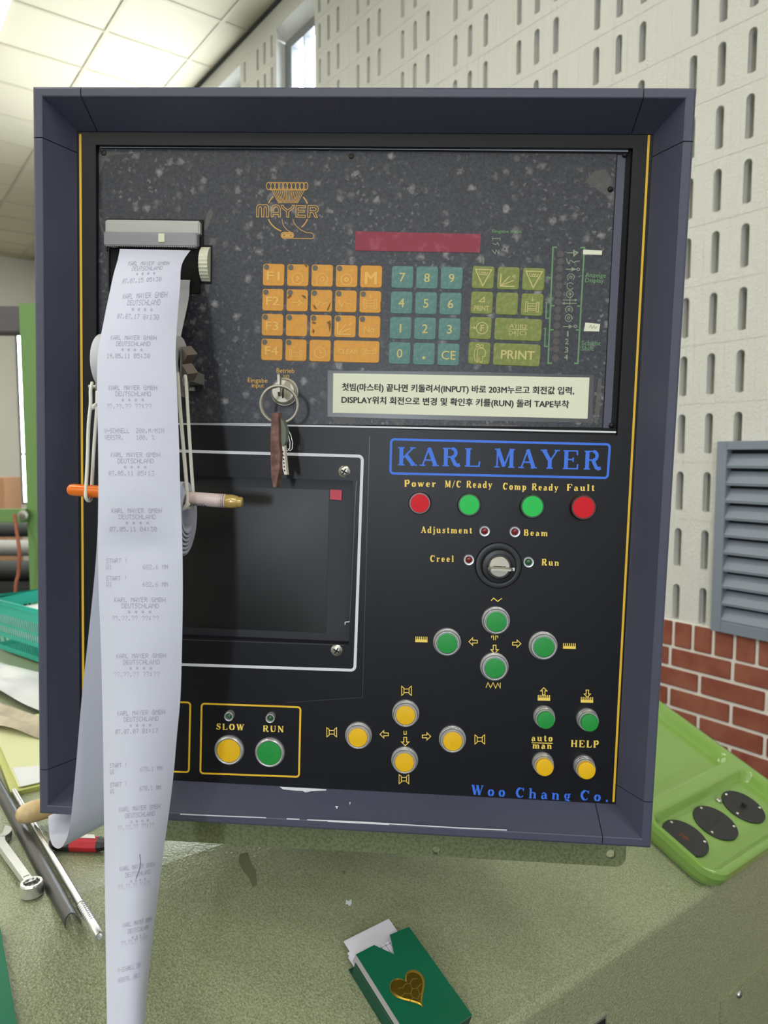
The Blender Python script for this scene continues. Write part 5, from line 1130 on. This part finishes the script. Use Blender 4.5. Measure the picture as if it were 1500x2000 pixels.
mb.prism([at(x, y, .634) for x, y in hd], Vector((.0022, .002, 0))); ok = mb.build('loose_key', ['key_dull'], kb)
mb = MB(); mb.prism([at(x, y, .6345) for x, y in [(547, 870), (555, 870), (556.5, 890), (560, 927), (555.5, 927), (552, 915), (551, 890)]], Vector((.0018, .0012, 0)), 0)
for i in range(6): mb.prism([at(x, y, .634) for x, y in [(550.6 + i * .8, 880 + i * 7.4), (553.4 + i * .7, 881 + i * 7.4), (553.8 + i * .7, 884 + i * 7.4), (551 + i * .8, 883 + i * 7.4)]], Vector((0, .0003, 0)), 1)
mb.build('key_blade', ['key_nickel', 'frame_dark'], ok)
mb = MB(); cR = at(560, 856, .638)
for off in (0, .0022):
    mb.tube([at(551, 832, .637) + XA * off, at(557, 838, .637) + XA * off, at(563, 849, .637) + XA * off, at(566.5, 864, .637) + XA * off, at(566, 876, .637) + XA * off, at(562, 881, .637) + XA * off, at(557, 876, .638) + XA * off], .00045, 6)
mb.build('wire_ring', ['chrome'], kb)

# ================================================================== GREEN TRAY
def sdr(x, y, x0, y0, x1, y1, r):
    qx = abs(x - (x0 + x1) / 2) - (x1 - x0) / 2 + r; qy = abs(y - (y0 + y1) / 2) - (y1 - y0) / 2 + r
    return math.hypot(max(qx, 0), max(qy, 0)) + min(max(qx, qy), 0) - r
def sst(a, b_, x): t = min(max((x - a) / (b_ - a), 0), 1); return t * t * (3 - 2 * t)
tray = thing('green_tray', 'glossy bright green plastic tray with three black discs beside the cabinet', 'tray', TO)
mb = MB(); RM = .016; nx = 90; ny = 150; mx_ = .012
xs = [T_w0 + (T_w1 - T_w0) * i / nx for i in range(nx + 1)]; ys = [T_h0 + (T_h1 - T_h0) * j / ny for j in range(ny + 1)]
def trz(x, y):
    d1 = sdr(x, y, T_w0 + .004, T_div + .012, T_w1 - RM, T_h1 - .010, .018); d2 = sdr(x, y, T_w0 + .004, T_h0 + RM, T_w1 - RM, T_div - .010, .018)
    h = -.016 * sst(.002, -.010, min(d1, d2))
    do = sdr(x, y, T_w0, T_h0, T_w1, T_h1, .03); h -= .004 * sst(-.004, 0, do) ** 1.5
    return h
# map the square grid onto the rounded outline
def clampr(x, y):
    r = .03; x0, x1, y0, y1 = T_w0, T_w1, T_h0, T_h1
    cx_ = min(max(x, x0 + r), x1 - r); cy_ = min(max(y, y0 + r), y1 - r); dx, dy = x - cx_, y - cy_
    if dx == 0 or dy == 0: return x, y
    m_ = max(abs(dx), abs(dy)); l = math.hypot(dx, dy); return cx_ + dx * m_ / l, cy_ + dy * m_ / l
def t3(x, y, h): return TO + e1 * x + e2 * y + e3 * h
P2d = [[clampr(x, y) for x in xs] for y in ys]
mb.add([t3(p[0], p[1], trz(*p)) for r in P2d for p in r], [(j * (nx + 1) + i, j * (nx + 1) + i + 1, (j + 1) * (nx + 1) + i + 1, (j + 1) * (nx + 1) + i) for j in range(ny) for i in range(nx)], 0, True)
edge = [P2d[0][i] for i in range(nx)] + [P2d[j][nx] for j in range(ny)] + [P2d[ny][i] for i in range(nx, 0, -1)] + [P2d[j][0] for j in range(ny, 0, -1)]
n_ = len(edge); lay = []
cx_, cy_ = (T_w0 + T_w1) / 2, (T_h0 + T_h1) / 2
for h, ins in ((-.004, 0), (-.012, -.0012), (-.024, .001), (-.0325, .005)): lay.append([t3(p[0] + (cx_ - p[0]) / abs(cx_ - p[0] or 1) * ins, p[1] + (cy_ - p[1]) / abs(cy_ - p[1] or 1) * ins, h) for p in edge])
for A, B_ in zip(lay, lay[1:]): mb.add(A + B_, [(i, (i + 1) % n_, n_ + (i + 1) % n_, n_ + i) for i in range(n_)], 0, True)
mb.build('tray_shell', ['tray_green'], tray)
for (px, py), kind in (((1339, 1636), 0), ((1397.5, 1606.5), 1), ((1452, 1575), 2)):
    x, y = trp(px, py, -.014); c = t3(x, y, -.0162); R_ = .0315; mb = MB()
    mb.lathe([(R_, 0), (R_, .0025), (R_ - .0006, .003), (.0003, .003)], c, e3, 48)
    if kind == 2: mb.box(c + e3 * .006, (.006, .006, .006), 0, R=Matrix((e1, e2, e3)).transposed())
    else: mb.lathe([(.004, .003), (.003, .0036), (.0005, .0036)], c, e3, 16, 1 if kind == 0 else 0)
    if kind == 0:
        for k in range(7):
            q = c + e1 * random.uniform(-.006, .006) + e2 * random.uniform(-.008, .008) + e3 * .0031; mb.add([q + e1 * .002, q + e2 * .0025, q - e1 * .0018, q - e2 * .002], [(0, 1, 2, 3)], 1)
    o = mb.build('cover_disc', ['disc_black', 'rust'], tray, c)
    for a in (100, 220, 340) if kind != 2 else (110, 200, 330):
        q = c + (e1 * math.cos(math.radians(a + 60)) + e2 * math.sin(math.radians(a + 60))) * (R_ - .0045) + e3 * .003
        s_ = MB(); s_.lathe([(.0022, 0), (.0022, .0006), (.0014, .0012), (.0008, .0006)], q, e3, 14); s_.build('screw', ['screw_steel'], o, q)
x, y = trp(1405, 1561, -.012); q = t3(x, y, -.016); mb = MB(); mb.lathe([(.0045, 0), (.0045, .003), (.003, .0045), (.0005, .0046)], q, e3, 18); mb.build('metal_stud', ['screw_steel'], tray, q)

# ================================================================== GREEN CARD BOX
cbz = .021
A_ = slope(695, 1864, cbz); B_ = slope(799, 1810, cbz); Cc = slope(908, 1991, cbz)
ux = (B_ - A_); CW = ux.length; ux.normalize(); uy = (Cc - B_); CL = uy.length; uy = (uy - ux * uy.dot(ux)).normalized()
ux = (ux + (uy * 1 - uy)).normalized()
cbx = thing('card_box', 'deep green card box with notched lid and gold heart, lying on the machine', 'box', A_ + ux * CW / 2 + uy * CL / 2 - SN * cbz)
def cbp(x, y, h): return A_ + ux * (x * CW) + uy * y - SN * (cbz - h)
mb = MB()
top = [(0, 0), (.33, 0), (.52, .018), (.645, -.002), (1, 0), (1, CL), (0, CL)]
vs = [cbp(.0 + x, y, cbz) for x, y in top]; vb = [v - SN * .0008 for v in vs]; k = len(top)
mb.add(vs, [(0, 1, 2, 6), (2, 3, 4, 5), (2, 5, 6)], 0); mb.add(vb, [(6, 2, 1, 0), (5, 4, 3, 2), (6, 5, 2)], 1)
mb.add(vs + vb, [(i, (i + 1) % k, k + (i + 1) % k, k + i) for i in range(k)], 2)
mb.build('lid', ['card_green', 'card_white', 'card_grey'], cbx)
mb = MB()
for x in (-.06, 1.0):
    mb.prism([cbp(x, .006, .0005), cbp(x, CL, .0005), cbp(x, CL, cbz - .003), cbp(x, .006, cbz - .003)], ux * .0012 * (1 if x < 0 else -1))
mb.prism([cbp(-.06, 0, .0002), cbp(1, 0, .0002), cbp(1, CL, .0002), cbp(-.06, CL, .0002)], SN * .001)
mb.prism([cbp(-.06, CL, .0005), cbp(1, CL, .0005), cbp(1, CL, cbz - .001), cbp(-.06, CL, cbz - .001)], uy * -.001)
mb.build('tray_base', ['card_side'], cbx)
mb = MB(); mb.prism([cbp(-.06, .002, cbz - .0045), cbp(-.002, .0, cbz - .001), cbp(-.002, CL, cbz - .001), cbp(-.06, CL, cbz - .0045)], SN * .0006); mb.build('grey_edge', ['card_grey'], cbx)
# heart
hc = slope(803, 1934, cbz); mb = MB(); hp = []
hux = (slope(817, 1973, cbz) - slope(795, 1913, cbz)); hl = hux.length; hux = uy; hpx = ux
for i in range(48):
    a = 2 * PI * i / 48; X = 16 * math.sin(a) ** 3; Y = 13 * math.cos(a) - 5 * math.cos(2 * a) - 2 * math.cos(3 * a) - math.cos(4 * a)
    X *= .00122; Y *= .00122; hp.append(hc + hpx * X - hux * (Y + .002))
mid = hc + SN * .0012
mb.add([p + SN * .0003 for p in hp] + [hc + (p - hc) * .86 + SN * .0011 for p in hp], [(i, (i + 1) % 48, 48 + (i + 1) % 48, 48 + i) for i in range(48)], 0, True); mb.add([hc + (p - hc) * .86 + SN * .0011 for p in hp], [tuple(range(48))], 0)
for sg in ([(-.010, -.006), (-.006, -.0045), (-.002, -.006), (.002, -.0045), (.006, -.0065), (.010, -.005)], [(-.0115, .001), (-.007, .0), (-.003, .0025), (.001, .0), (.005, .0015), (.0105, .0)], [(-.007, .007), (-.003, .006), (.0, .0085), (.004, .0065), (.006, .007)], [(0, .0085), (.0002, .012)], [(-.003, .0025), (-.003, .006)], [(.005, .0015), (.004, .0065)], [(.002, -.0045), (.001, .0)]):
    v, f = ribbon2d(sg, .0005); mb.add([hc + hpx * k_.x * 1.2 + hux * k_.y * 1.2 + SN * .0013 for k_ in v], f, 1)
v, f = ribbon2d([(( p - hc).dot(hpx), (p - hc).dot(hux)) for p in hp], .0006, True); mb.add([hc + hpx * k_.x + hux * k_.y + SN * .0006 for k_ in v], f, 1)
mb.build('gold_heart', ['gold_foil', 'gold_line'], cbx)
for i, (dx, dy, lab) in enumerate(((.03, -.008, 'lowest white card in the green box, showing at the left edge'), (.05, -.011, 'white card in the green box second from the top of the stack'), (.12, -.0225, 'white card sticking out furthest from the green box'), (.06, .0015, 'white ruled card seen through the notch of the green box'))):
    z_ = .006 + .0022 * i + (.004 if i == 3 else 0); mb = MB(); w0, w1 = (-.02 + dx * .4, .80 + dx * .6) if i < 3 else (.03, .95)
    mb.prism([cbp(w0, dy, z_), cbp(w1, dy, z_), cbp(w1, CL - .006, z_), cbp(w0, CL - .006, z_)], SN * (.0018 if i < 3 else .0004))
    if i == 3:
        for xx in (.36, .44, .52, .60): mb.add([cbp(xx, .002, z_ + .0006), cbp(xx + .006, .002, z_ + .0006), cbp(xx + .006, .05, z_ + .0006), cbp(xx, .05, z_ + .0006)], [(0, 1, 2, 3)], 1)
        mb.add([cbp(.3, .004, z_ + .0006), cbp(.7, .004, z_ + .0006), cbp(.7, .0044, z_ + .0006), cbp(.3, .0044, z_ + .0006)], [(0, 1, 2, 3)], 1)
    tag(mb.build('index_card', ['card_white', 'ink_line'], origin=cbp(.45, .03, z_)), lab, 'card', 'white cards in the green box')

# ================================================================== TOOLS AND PAPERS ON THE MACHINE
# combination spanner
E1_, E2_ = desk(-8, 1636, .006), desk(62, 1733, .008); dx = (E2_ - E1_); LN = dx.length; dx.normalize(); dy = UP.cross(dx).normalized()
spn = thing('spanner', 'chrome combination spanner lying at the left edge of the machine', 'spanner', (E1_ + E2_) / 2 - UP * .004)
def sp_(a, b_, h=0): return E1_ + dx * a + dy * b_ + UP * h
mb = MB(); oj = []
R_ = .017
for a in range(-142, 143, 12): oj.append((-.006 - R_ * math.cos(math.radians(a)) * -1 * -1, R_ * math.sin(math.radians(a))))
oj = [(-.004 + R_ * math.cos(math.radians(a)), R_ * math.sin(math.radians(a))) for a in range(-140, 141, 10)]
jaw = oj + [(-.020, .0095), (-.004, .008), (.003, .005), (.0045, 0), (.003, -.005), (-.004, -.008), (-.020, -.0095)]
ca_, sa_ = math.cos(-.26), math.sin(-.26); jaw = [(x * ca_ - y * sa_, x * sa_ + y * ca_) for x, y in jaw]
bm = bmesh.new(); fv = [bm.verts.new(sp_(x, y, -.003)) for x, y in jaw]; ff = bm.faces.new(fv); ex = bmesh.ops.extrude_face_region(bm, geom=[ff])
for v in ex['geom']:
    if isinstance(v, bmesh.types.BMVert): v.co += UP * .0075
bmesh.ops.triangulate(bm, faces=[f for f in bm.faces if len(f.verts) > 4]); bm.verts.index_update()
mb.add([v.co.copy() for v in bm.verts], [[v.index for v in f.verts] for f in bm.faces], 0); bm.free()
mb.build('open_jaw', ['chrome'], spn)
mb = MB(); sh = [(.008, .010), (.024, .0062), (LN - .014, .0058), (LN - .004, .0075)]
for (a, wa), (b_, wb) in zip(sh, sh[1:]):
    mb.add([sp_(a, -wa, 0), sp_(a, wa, 0), sp_(b_, wb, 0), sp_(b_, -wb, 0), sp_(a, -wa * .7, .0045), sp_(a, wa * .7, .0045), sp_(b_, wb * .7, .0045), sp_(b_, -wb * .7, .0045), sp_(a, -wa * .7, -.003), sp_(a, wa * .7, -.003), sp_(b_, wb * .7, -.003), sp_(b_, -wb * .7, -.003)],
           [(4, 5, 6, 7), (0, 4, 7, 3), (1, 2, 6, 5), (8, 0, 3, 11), (9, 10, 2, 1), (8, 11, 10, 9)])
mb.prism([sp_(.028, -.003, .0045), sp_(LN - .018, -.003, .0045), sp_(LN - .018, .003, .0045), sp_(.028, .003, .0045)], UP * .0006)
mb.build('shank', ['chrome'], spn)
mb = MB(); n_ = 36
oR, iR = [], []
for i in range(n_): a = 2 * PI * i / n_; oR.append((LN + .0112 * math.cos(a), .0112 * math.sin(a))); iR.append((LN + (.0076 + .0008 * (i % 3 == 0)) * math.cos(a), (.0076 + .0008 * (i % 3 == 0)) * math.sin(a)))
ls = [[sp_(x, y, h) for x, y in P] for P, h in ((oR, -.007), (oR, .0045), ([(LN + (x - LN) * .93, y * .93) for x, y in oR], .006), (iR, .006), (iR, -.007))]
for A, B2 in zip(ls, ls[1:] + ls[:1]): mb.add(A + B2, [(i, (i + 1) % n_, n_ + (i + 1) % n_, n_ + i) for i in range(n_)], 0, False)
mb.build('ring_head', ['chrome'], spn)
# bent sheet-steel channel
c0, c1 = desk(-22, 1500, .0052), desk(138, 1790, .0052); dx = (c1 - c0); ln = dx.length; dx.normalize(); dy = UP.cross(dx).normalized()
mb = MB(); pr_ = [(.0073 * math.cos(math.radians(a)), -.003 + .0068 * math.sin(math.radians(a))) for a in range(-15, 196, 15)]
k = len(pr_); sect = lambda a, sk: [c0 + dx * (a + sk * (p[1] - .004) * -1.2) + dy * p[0] + UP * p[1] for p in pr_]
s0_, s1_ = sect(0, 0), sect(ln, 1); i0 = [p - UP * .0012 * 1 + (c0 - p).normalized() * 0 for p in s0_]
inn = lambda a, sk: [c0 + dx * (a + sk * (p[1] - .004) * -1.2) + dy * p[0] * .9 + UP * (p[1] - .0012) for p in pr_]
q0, q1 = inn(0, 0), inn(ln, 1)
mb.add(s0_ + s1_, [(i, i + 1, k + i + 1, k + i) for i in range(k - 1)], 0, True); mb.add(q0 + q1, [(k + i, k + i + 1, i + 1, i) for i in range(k - 1)], 0, True)
mb.add(s1_ + q1, [(i, i + 1, k + i + 1, k + i) for i in range(k - 1)], 0); mb.add(s0_ + q0, [(k + i, k + i + 1, i + 1, i) for i in range(k - 1)], 0)
tag(mb.build('steel_channel', ['channel_steel'], origin=(c0 + c1) / 2), 'dark bent steel channel lying between the spanner and the chrome rod', 'metal bar')
# chrome rod
r0, r1 = desk(27, 1545, .0056), desk(195, 1829, .0056); dx = (r1 - r0); ln = dx.length; dx.normalize()
rod = thing('chrome_rod', 'long chrome rod with knurled end sleeve beside the dark channel', 'rod', (r0 + r1) / 2 - UP * .006)
mb = MB(); mb.lathe([(.0036, 0), (.0036, ln - .062)], r0, dx, 24, cap0=True); mb.build('shaft', ['chrome'], rod)
mb = MB(); mb.lathe([(.0036, ln - .062), (.0046, ln - .060), (.0046, ln - .002), (.0041, ln), (.0028, ln), (.0028, ln - .004)], r0, dx, 28)
for k in range(10):
    h = ln - .058 + .0035 * k; mb.lathe([(.0046, h), (.0049, h + .0008), (.0046, h + .0016)], r0, dx, 28, cap1=False)
mb.build('end_sleeve', ['chrome'], rod)
# wooden handle
w0_, w1_ = desk(34, 1594, .024), desk(150, 1560, .026); dx = (w1_ - w0_).normalized(); L_ = .13
wh = thing('wooden_handle_tool', 'tool with a pale wooden handle resting across the rod below the cabinet corner', 'tool', w0_ + dx * .06 - UP * .024)
mb = MB(); mb.lathe([(.002, -.002), (.007, .0), (.011, .006), (.0128, .016), (.0125, .04), (.0105, .075), (.0085, .11)], w0_, dx, 28, cap0=True, sx=1.0)
hp_ = w0_ + dx * .028 + (EYE - w0_).normalized() * .0124
mb.lathe([(.0034, 0), (.0001, .0003)], hp_, (EYE - w0_), 18, 1, cap1=False, smooth=False)
mb.build('handle', ['wood_handle', 'handle_black'], wh)
mb = MB(); mb.lathe([(.007, .108), (.007, .125), (.004, .126), (.004, .16)], w0_, dx, 18); mb.build('ferrule', ['chrome'], wh)
# red, white and black handle
h0, h1_ = desk(98, 1646, .009), desk(250, 1650, .009); dx = (h1_ - h0); ln = dx.length; dx.normalize()
hd_ = thing('striped_handle_tool', 'red, white and black tool handle lying behind the curled paper loop', 'tool', (h0 + h1_) / 2 - UP * .009)
mb = MB(); mb.lathe([(.004, 0), (.007, .003), (.0088, .012), (.0088, ln * .28)], h0, dx, 8, 1, cap0=True, smooth=False); mb.lathe([(.0088, ln * .28), (.0088, ln * .62)], h0, dx, 8, 0, cap1=False, smooth=False)
mb.lathe([(.0088, ln * .62), (.0066, ln * .7), (.006, ln)], h0, dx, 8, 1, smooth=False)
dy = UP.cross(dx).normalized()
mb.prism([h0 + dx * ln * .3 + UP * .0083 - dy * .003, h0 + dx * ln * .6 + UP * .0083 - dy * .003, h0 + dx * ln * .55 + UP * .0083 + dy * .004, h0 + dx * ln * .34 + UP * .0083 + dy * .004], UP * .0008, 2)
mb.build('handle', ['handle_red', 'handle_black', 'handle_white'], hd_)
# dark green board at the left edge
a, b_ = slope(-2, 1797, .012), slope(34, 2005, .012); dx = (b_ - a).normalized(); dy = SN.cross(dx).normalized()
if dy.x > 0: dy = -dy
mb = MB(); mb.prism([a - SN * .0118, b_ + dx * .06 - SN * .0118, b_ + dx * .06 + dy * .16 - SN * .0118, a + dy * .16 - SN * .0118], SN * .012)
tag(mb.build('green_board', ['mat_green'], origin=a + dx * .05 + dy * .08 - SN * .012), 'dark green board at the lower left edge of the machine top', 'board')
# yellow paper pad
a = desk(21, 1548, .0066); fr_ = desk(-34, 1400, .0066); rt = desk(140, 1530, .0066)
ly = (fr_ - a); lx = (rt - a); lx = (lx - ly.normalized() * lx.dot(ly.normalized())).normalized() * .21; ly = ly.normalized() * .30
pad = thing('paper_pad', 'pad of pale yellow paper on the machine left of the cabinet', 'paper pad', a + lx / 2 + ly / 2 - UP * .0066)
mb = MB(); mb.prism([a - UP * .0064, a + lx - UP * .0064, a + lx + ly - UP * .0064, a + ly - UP * .0064], UP * .006, 0)
mb.prism([a + lx * .05 + ly * .03, a + lx + ly * .01, a + lx + ly * .98, a + lx * .03 + ly * .98], UP * .0016, 1)
mb.prism([a + lx * .0 - UP * .0005, a + lx * .03 - UP * .0005, a + lx * .03 + ly - UP * .0005, a + ly - UP * .0005], UP * .001, 0); mb.build('sheets', ['pad_edge', 'pad_yellow'], pad)
q0 = a + lx * .06 + ly * .02 + UP * .0018
mb = MB(); mb.prism([q0, q0 + lx * .5, q0 + lx * .5 + ly * .12, q0 + lx * .24 + ly * .16, q0 + ly * .24], UP * .0008)
tag(mb.build('torn_slip', ['sheet_white'], origin=q0), 'torn grey-white slip lying on the corner of the yellow pad', 'paper')
# crumpled sheets between pad and basket
def crumple(name, m_, corners, amp, lab, cat, seed, z0=.004):
    rnd = random.Random(seed); nx_, ny_ = 16, 16; a, b_, c, d = corners; ph = [(rnd.uniform(2, 6), rnd.uniform(0, 6), rnd.uniform(2, 6), rnd.uniform(0, 6)) for _ in range(4)]
    def P(i, j):
        u, v = i / nx_, j / ny_; p = (a * (1 - u) + b_ * u) * (1 - v) + (d * (1 - u) + c * u) * v; h = sum(math.sin(k[0] * u * 2 + k[1]) * math.sin(k[2] * v * 2 + k[3]) for k in ph) / 4
        return p + UP * (z0 + amp * (.5 + .5 * h) + amp * .5 * math.sin(PI * u) * math.sin(PI * v))
    G_ = [[P(i, j) for i in range(nx_ + 1)] for j in range(ny_ + 1)]
    mb = grid_mb(G_); tag(mb.build(name, [m_], origin=(a + c) / 2), lab, cat)
crumple('cloth_bundle', 'cloth_cream', [desk(-90, 1420), desk(150, 1470), desk(170, 1455), desk(-90, 1350)], .022, 'cream crumpled cloth between the yellow pad and the white sheet', 'cloth', 3)
crumple('plastic_sheet', 'sheet_white', [desk(-60, 1330), desk(140, 1436), desk(170, 1350), desk(-60, 1290)], .022, 'crumpled white sheet in front of the teal basket', 'sheet', 5, .002)

# ================================================================== TEAL BASKET
bc = desk(-6, 1266, .004); B1 = (desk(72, 1293, .004) - bc); B1.z = 0; B1.normalize(); B2 = UP.cross(B1).normalized(); bh = .118
bas = thing('plastic_basket', 'teal plastic lattice basket at the left behind the cabinet', 'basket', bc + B1 * .18 + B2 * .14)
BW, BL_ = .36, .28
def bp_(u_, v_, h): f = 1 + .10 * h / bh; return bc + B1 * (.18 + (u_ - .18) * f) + B2 * (.14 + (v_ - .14) * f) + UP * (h + .001)
mb = MB(); th = .0012
def wallb(p0, p1, nrm, count):
    """lattice: bottom band, two rows of upright bars, middle band, top band"""
    def bar(u0, u1, h0, h1):
        a = [p0[0] + (p1[0] - p0[0]) * u0, p0[1] + (p1[1] - p0[1]) * u0]; b2 = [p0[0] + (p1[0] - p0[0]) * u1, p0[1] + (p1[1] - p0[1]) * u1]
        q = [bp_(*a, h0), bp_(*b2, h0), bp_(*b2, h1), bp_(*a, h1)]; mb.prism(q, nrm * th)
    bar(0, 1, 0, .012); bar(0, 1, .034, .044); bar(0, 1, .062, .067); bar(0, 1, .090, bh)
    for i in range(count + 1):
        u = i / count; w_ = .16 / count; bar(max(0, u - w_), min(1, u + w_), .012, .034); bar(max(0, u - w_), min(1, u + w_), .044, .062); bar(max(0, u - w_), min(1, u + w_), .067, .090)
wallb((0, 0), (BW, 0), B2, 38); wallb((0, BL_), (BW, BL_), -B2, 38); wallb((0, 0), (0, BL_), B1, 26); wallb((BW, 0), (BW, BL_), -B1, 26)
mb.build('lattice_walls', ['basket_teal'], bas)
mb = MB(); mb.prism([bp_(0, 0, 0), bp_(BW, 0, 0), bp_(BW, BL_, 0), bp_(0, BL_, 0)], UP * .002); mb.build('base', ['basket_teal'], bas)
mb = MB(); mb.tube([bp_(0, 0, bh), bp_(BW, 0, bh), bp_(BW, BL_, bh), bp_(0, BL_, bh)], .006, 8, closed=True); mb.build('rim', ['basket_teal'], bas)
mb = MB(); mb.prism([bp_(.012, .012, .088), bp_(BW - .012, .012, .088), bp_(BW - .012, BL_ - .012, .088), bp_(.012, BL_ - .012, .088)], UP * -.05)
tag(mb.build('paper_stack', ['sheet_white'], origin=bp_(.18, .14, .003)), 'stack of white sheets inside the teal basket', 'paper stack')

# ================================================================== THINGS FURTHER BACK ON THE LEFT
ZF = 2.6
def hz(px, py, Z=ZF): return at(px, py, Z)
fr_ = thing('machine_stand', 'green steel machine frame with a grey cross beam in the left background', 'machine frame', Vector((hz(66, 1000).x, hz(66, 1000).y, 0)))
mb = MB(); c = hz(77, 1000); pw = 34 * ZF / 1400; ztop = hz(70, 602).z
mb.box((c.x, c.y, ztop / 2), (pw, .06, ztop), 0, bev=.003); mb.build('post', ['frame_green'], fr_)
mb = MB(); b0_, b1_ = hz(-220, 602), hz(53.5, 652)
mb.box(((b0_.x + b1_.x) / 2, b0_.y, (b0_.z + b1_.z) / 2), (b1_.x - b0_.x, .08, b0_.z - b1_.z), 0, bev=.004); mb.build('cross_beam', ['beam_grey'], fr_)
mb = MB(); b0_, b1_ = hz(-220, 992), hz(66, 1018)
mb.box(((b0_.x + b1_.x) / 2, c.y - .05, (b0_.z + b1_.z) / 2), (b1_.x - b0_.x, .03, b0_.z - b1_.z), 0, bev=.003); mb.build('rail', ['frame_green'], fr_)
mb = MB(); q = hz(64, 1003); q.y = c.y - .067; mb.lathe([(.018, 0), (.018, .006), (.009, .007), (.009, .014)], q, (0, -1, 0), 16); mb.build('bolt', ['screw_steel'], fr_)
mb = MB(); pts = [hz(28, 1005, 2.5), hz(33, 1040, 2.48), hz(38, 1080, 2.46), hz(36, 1120, 2.46), hz(30, 1180, 2.46)]
pts = pts + [Vector((pts[-1].x - .02, pts[-1].y + .02, .5)), Vector((pts[-1].x - .03, pts[-1].y, .02))]
mb.tube(crom(pts, 5), .006, 8); tag(mb.build('cable', ['cable_red'], origin=pts[-1]), 'reddish brown cable hanging below the green rail', 'cable')
mc = thing('dark_machine', 'dark machine with rollers below the green rail in the left background', 'machine', Vector((at(20, 1100, 4.2).x - .6, at(20, 1100, 4.2).y, 0)))
q = at(20, 1040, 4.2); bx = Vector((q.x - .9, q.y, 0))
mb = MB(); mb.box((q.x - .8, q.y + .3, q.z / 2 - .15), (2.6, .6, q.z - .3), 0, bev=.02); mb.build('base', ['machine_dark'], mc)
for k, (dz, r) in enumerate(((-.24, .06), (-.12, .05), (-.02, .045))):
    mb = MB(); mb.lathe([(r, 0), (r, 2.5)], (q.x - 2.05, q.y + .1 + .12 * k, q.z + dz), (1, 0, 0), 20, cap0=True); mb.build('roller', ['machine_dark' if k != 1 else 'steel_grey'], mc)
for sg in (-1, 1):
    mb = MB(); mb.box((q.x - .8 + sg * 1.28, q.y + .25, q.z / 2 + .02), (.05, .5, q.z), 0, bev=.006); mb.build('side_plate', ['frame_green'], mc)
q = at(4, 985, 6.5); mb = MB(); bw = 44 * 6.5 / 1400; zt_ = at(4, 932, 6.5).z
for w_ in (0,):
    mb.box((q.x, q.y, zt_ / 2), (bw, .3, zt_), 0, bev=.004)
mb.box((q.x, q.y - .151, zt_ - .06), (.05, .001, .12), 1)
tag(mb.build('cardboard_box', ['cardboard', 'sheet_white'], origin=(q.x, q.y, 0)), 'tall brown cardboard carton far back at the left edge', 'box')

# ================================================================== LOUVER ON THE RIGHT WALL
lv = thing('ventilation_louver', 'blue-grey ventilation louver with slanted slats set in the right wall', 'louver', room(RW, (LV[0] + LV[1]) / 2, LV[2]))
mb = MB(); fw = .032
def lbar(s0, s1, z0_, z1_, d0=-.03, d1=.004): mb.box(room(RW + (d0 + d1) / 2, (s0 + s1) / 2, (z0_ + z1_) / 2), (s1 - s0, d1 - d0, z1_ - z0_), 0, R=RB, bev=.001)
lbar(LV[1] - fw, LV[1], LV[2], LV[3]); lbar(LV[0], LV[0] + fw, LV[2], LV[3]); lbar(LV[0] + fw, LV[1] - fw, LV[3] - fw * .8, LV[3]); lbar(LV[0] + fw, LV[1] - fw, LV[2], LV[2] + fw)
mb.build('frame', ['louver_blue'], lv)
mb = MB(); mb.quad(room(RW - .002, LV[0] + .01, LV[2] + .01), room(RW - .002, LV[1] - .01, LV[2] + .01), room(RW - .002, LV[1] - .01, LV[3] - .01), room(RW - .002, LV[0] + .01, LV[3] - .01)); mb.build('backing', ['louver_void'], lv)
for k in range(10):
    zz = LV[2] + fw + .004 + .0525 * k; mb = MB(); sA, sB = LV[0] + fw * .8, LV[1] - fw * .8
    q = [room(RW - .028, sA, zz), room(RW - .028, sB, zz), room(RW - .004, sB, zz + .036), room(RW - .004, sA, zz + .036)]
    mb.prism(q, (UP * .0025 - N * .0015)); mb.prism([q[0], q[1], q[1] - UP * .004, q[0] - UP * .004], N * .002)
    mb.build('slat', ['louver_blue'], lv)
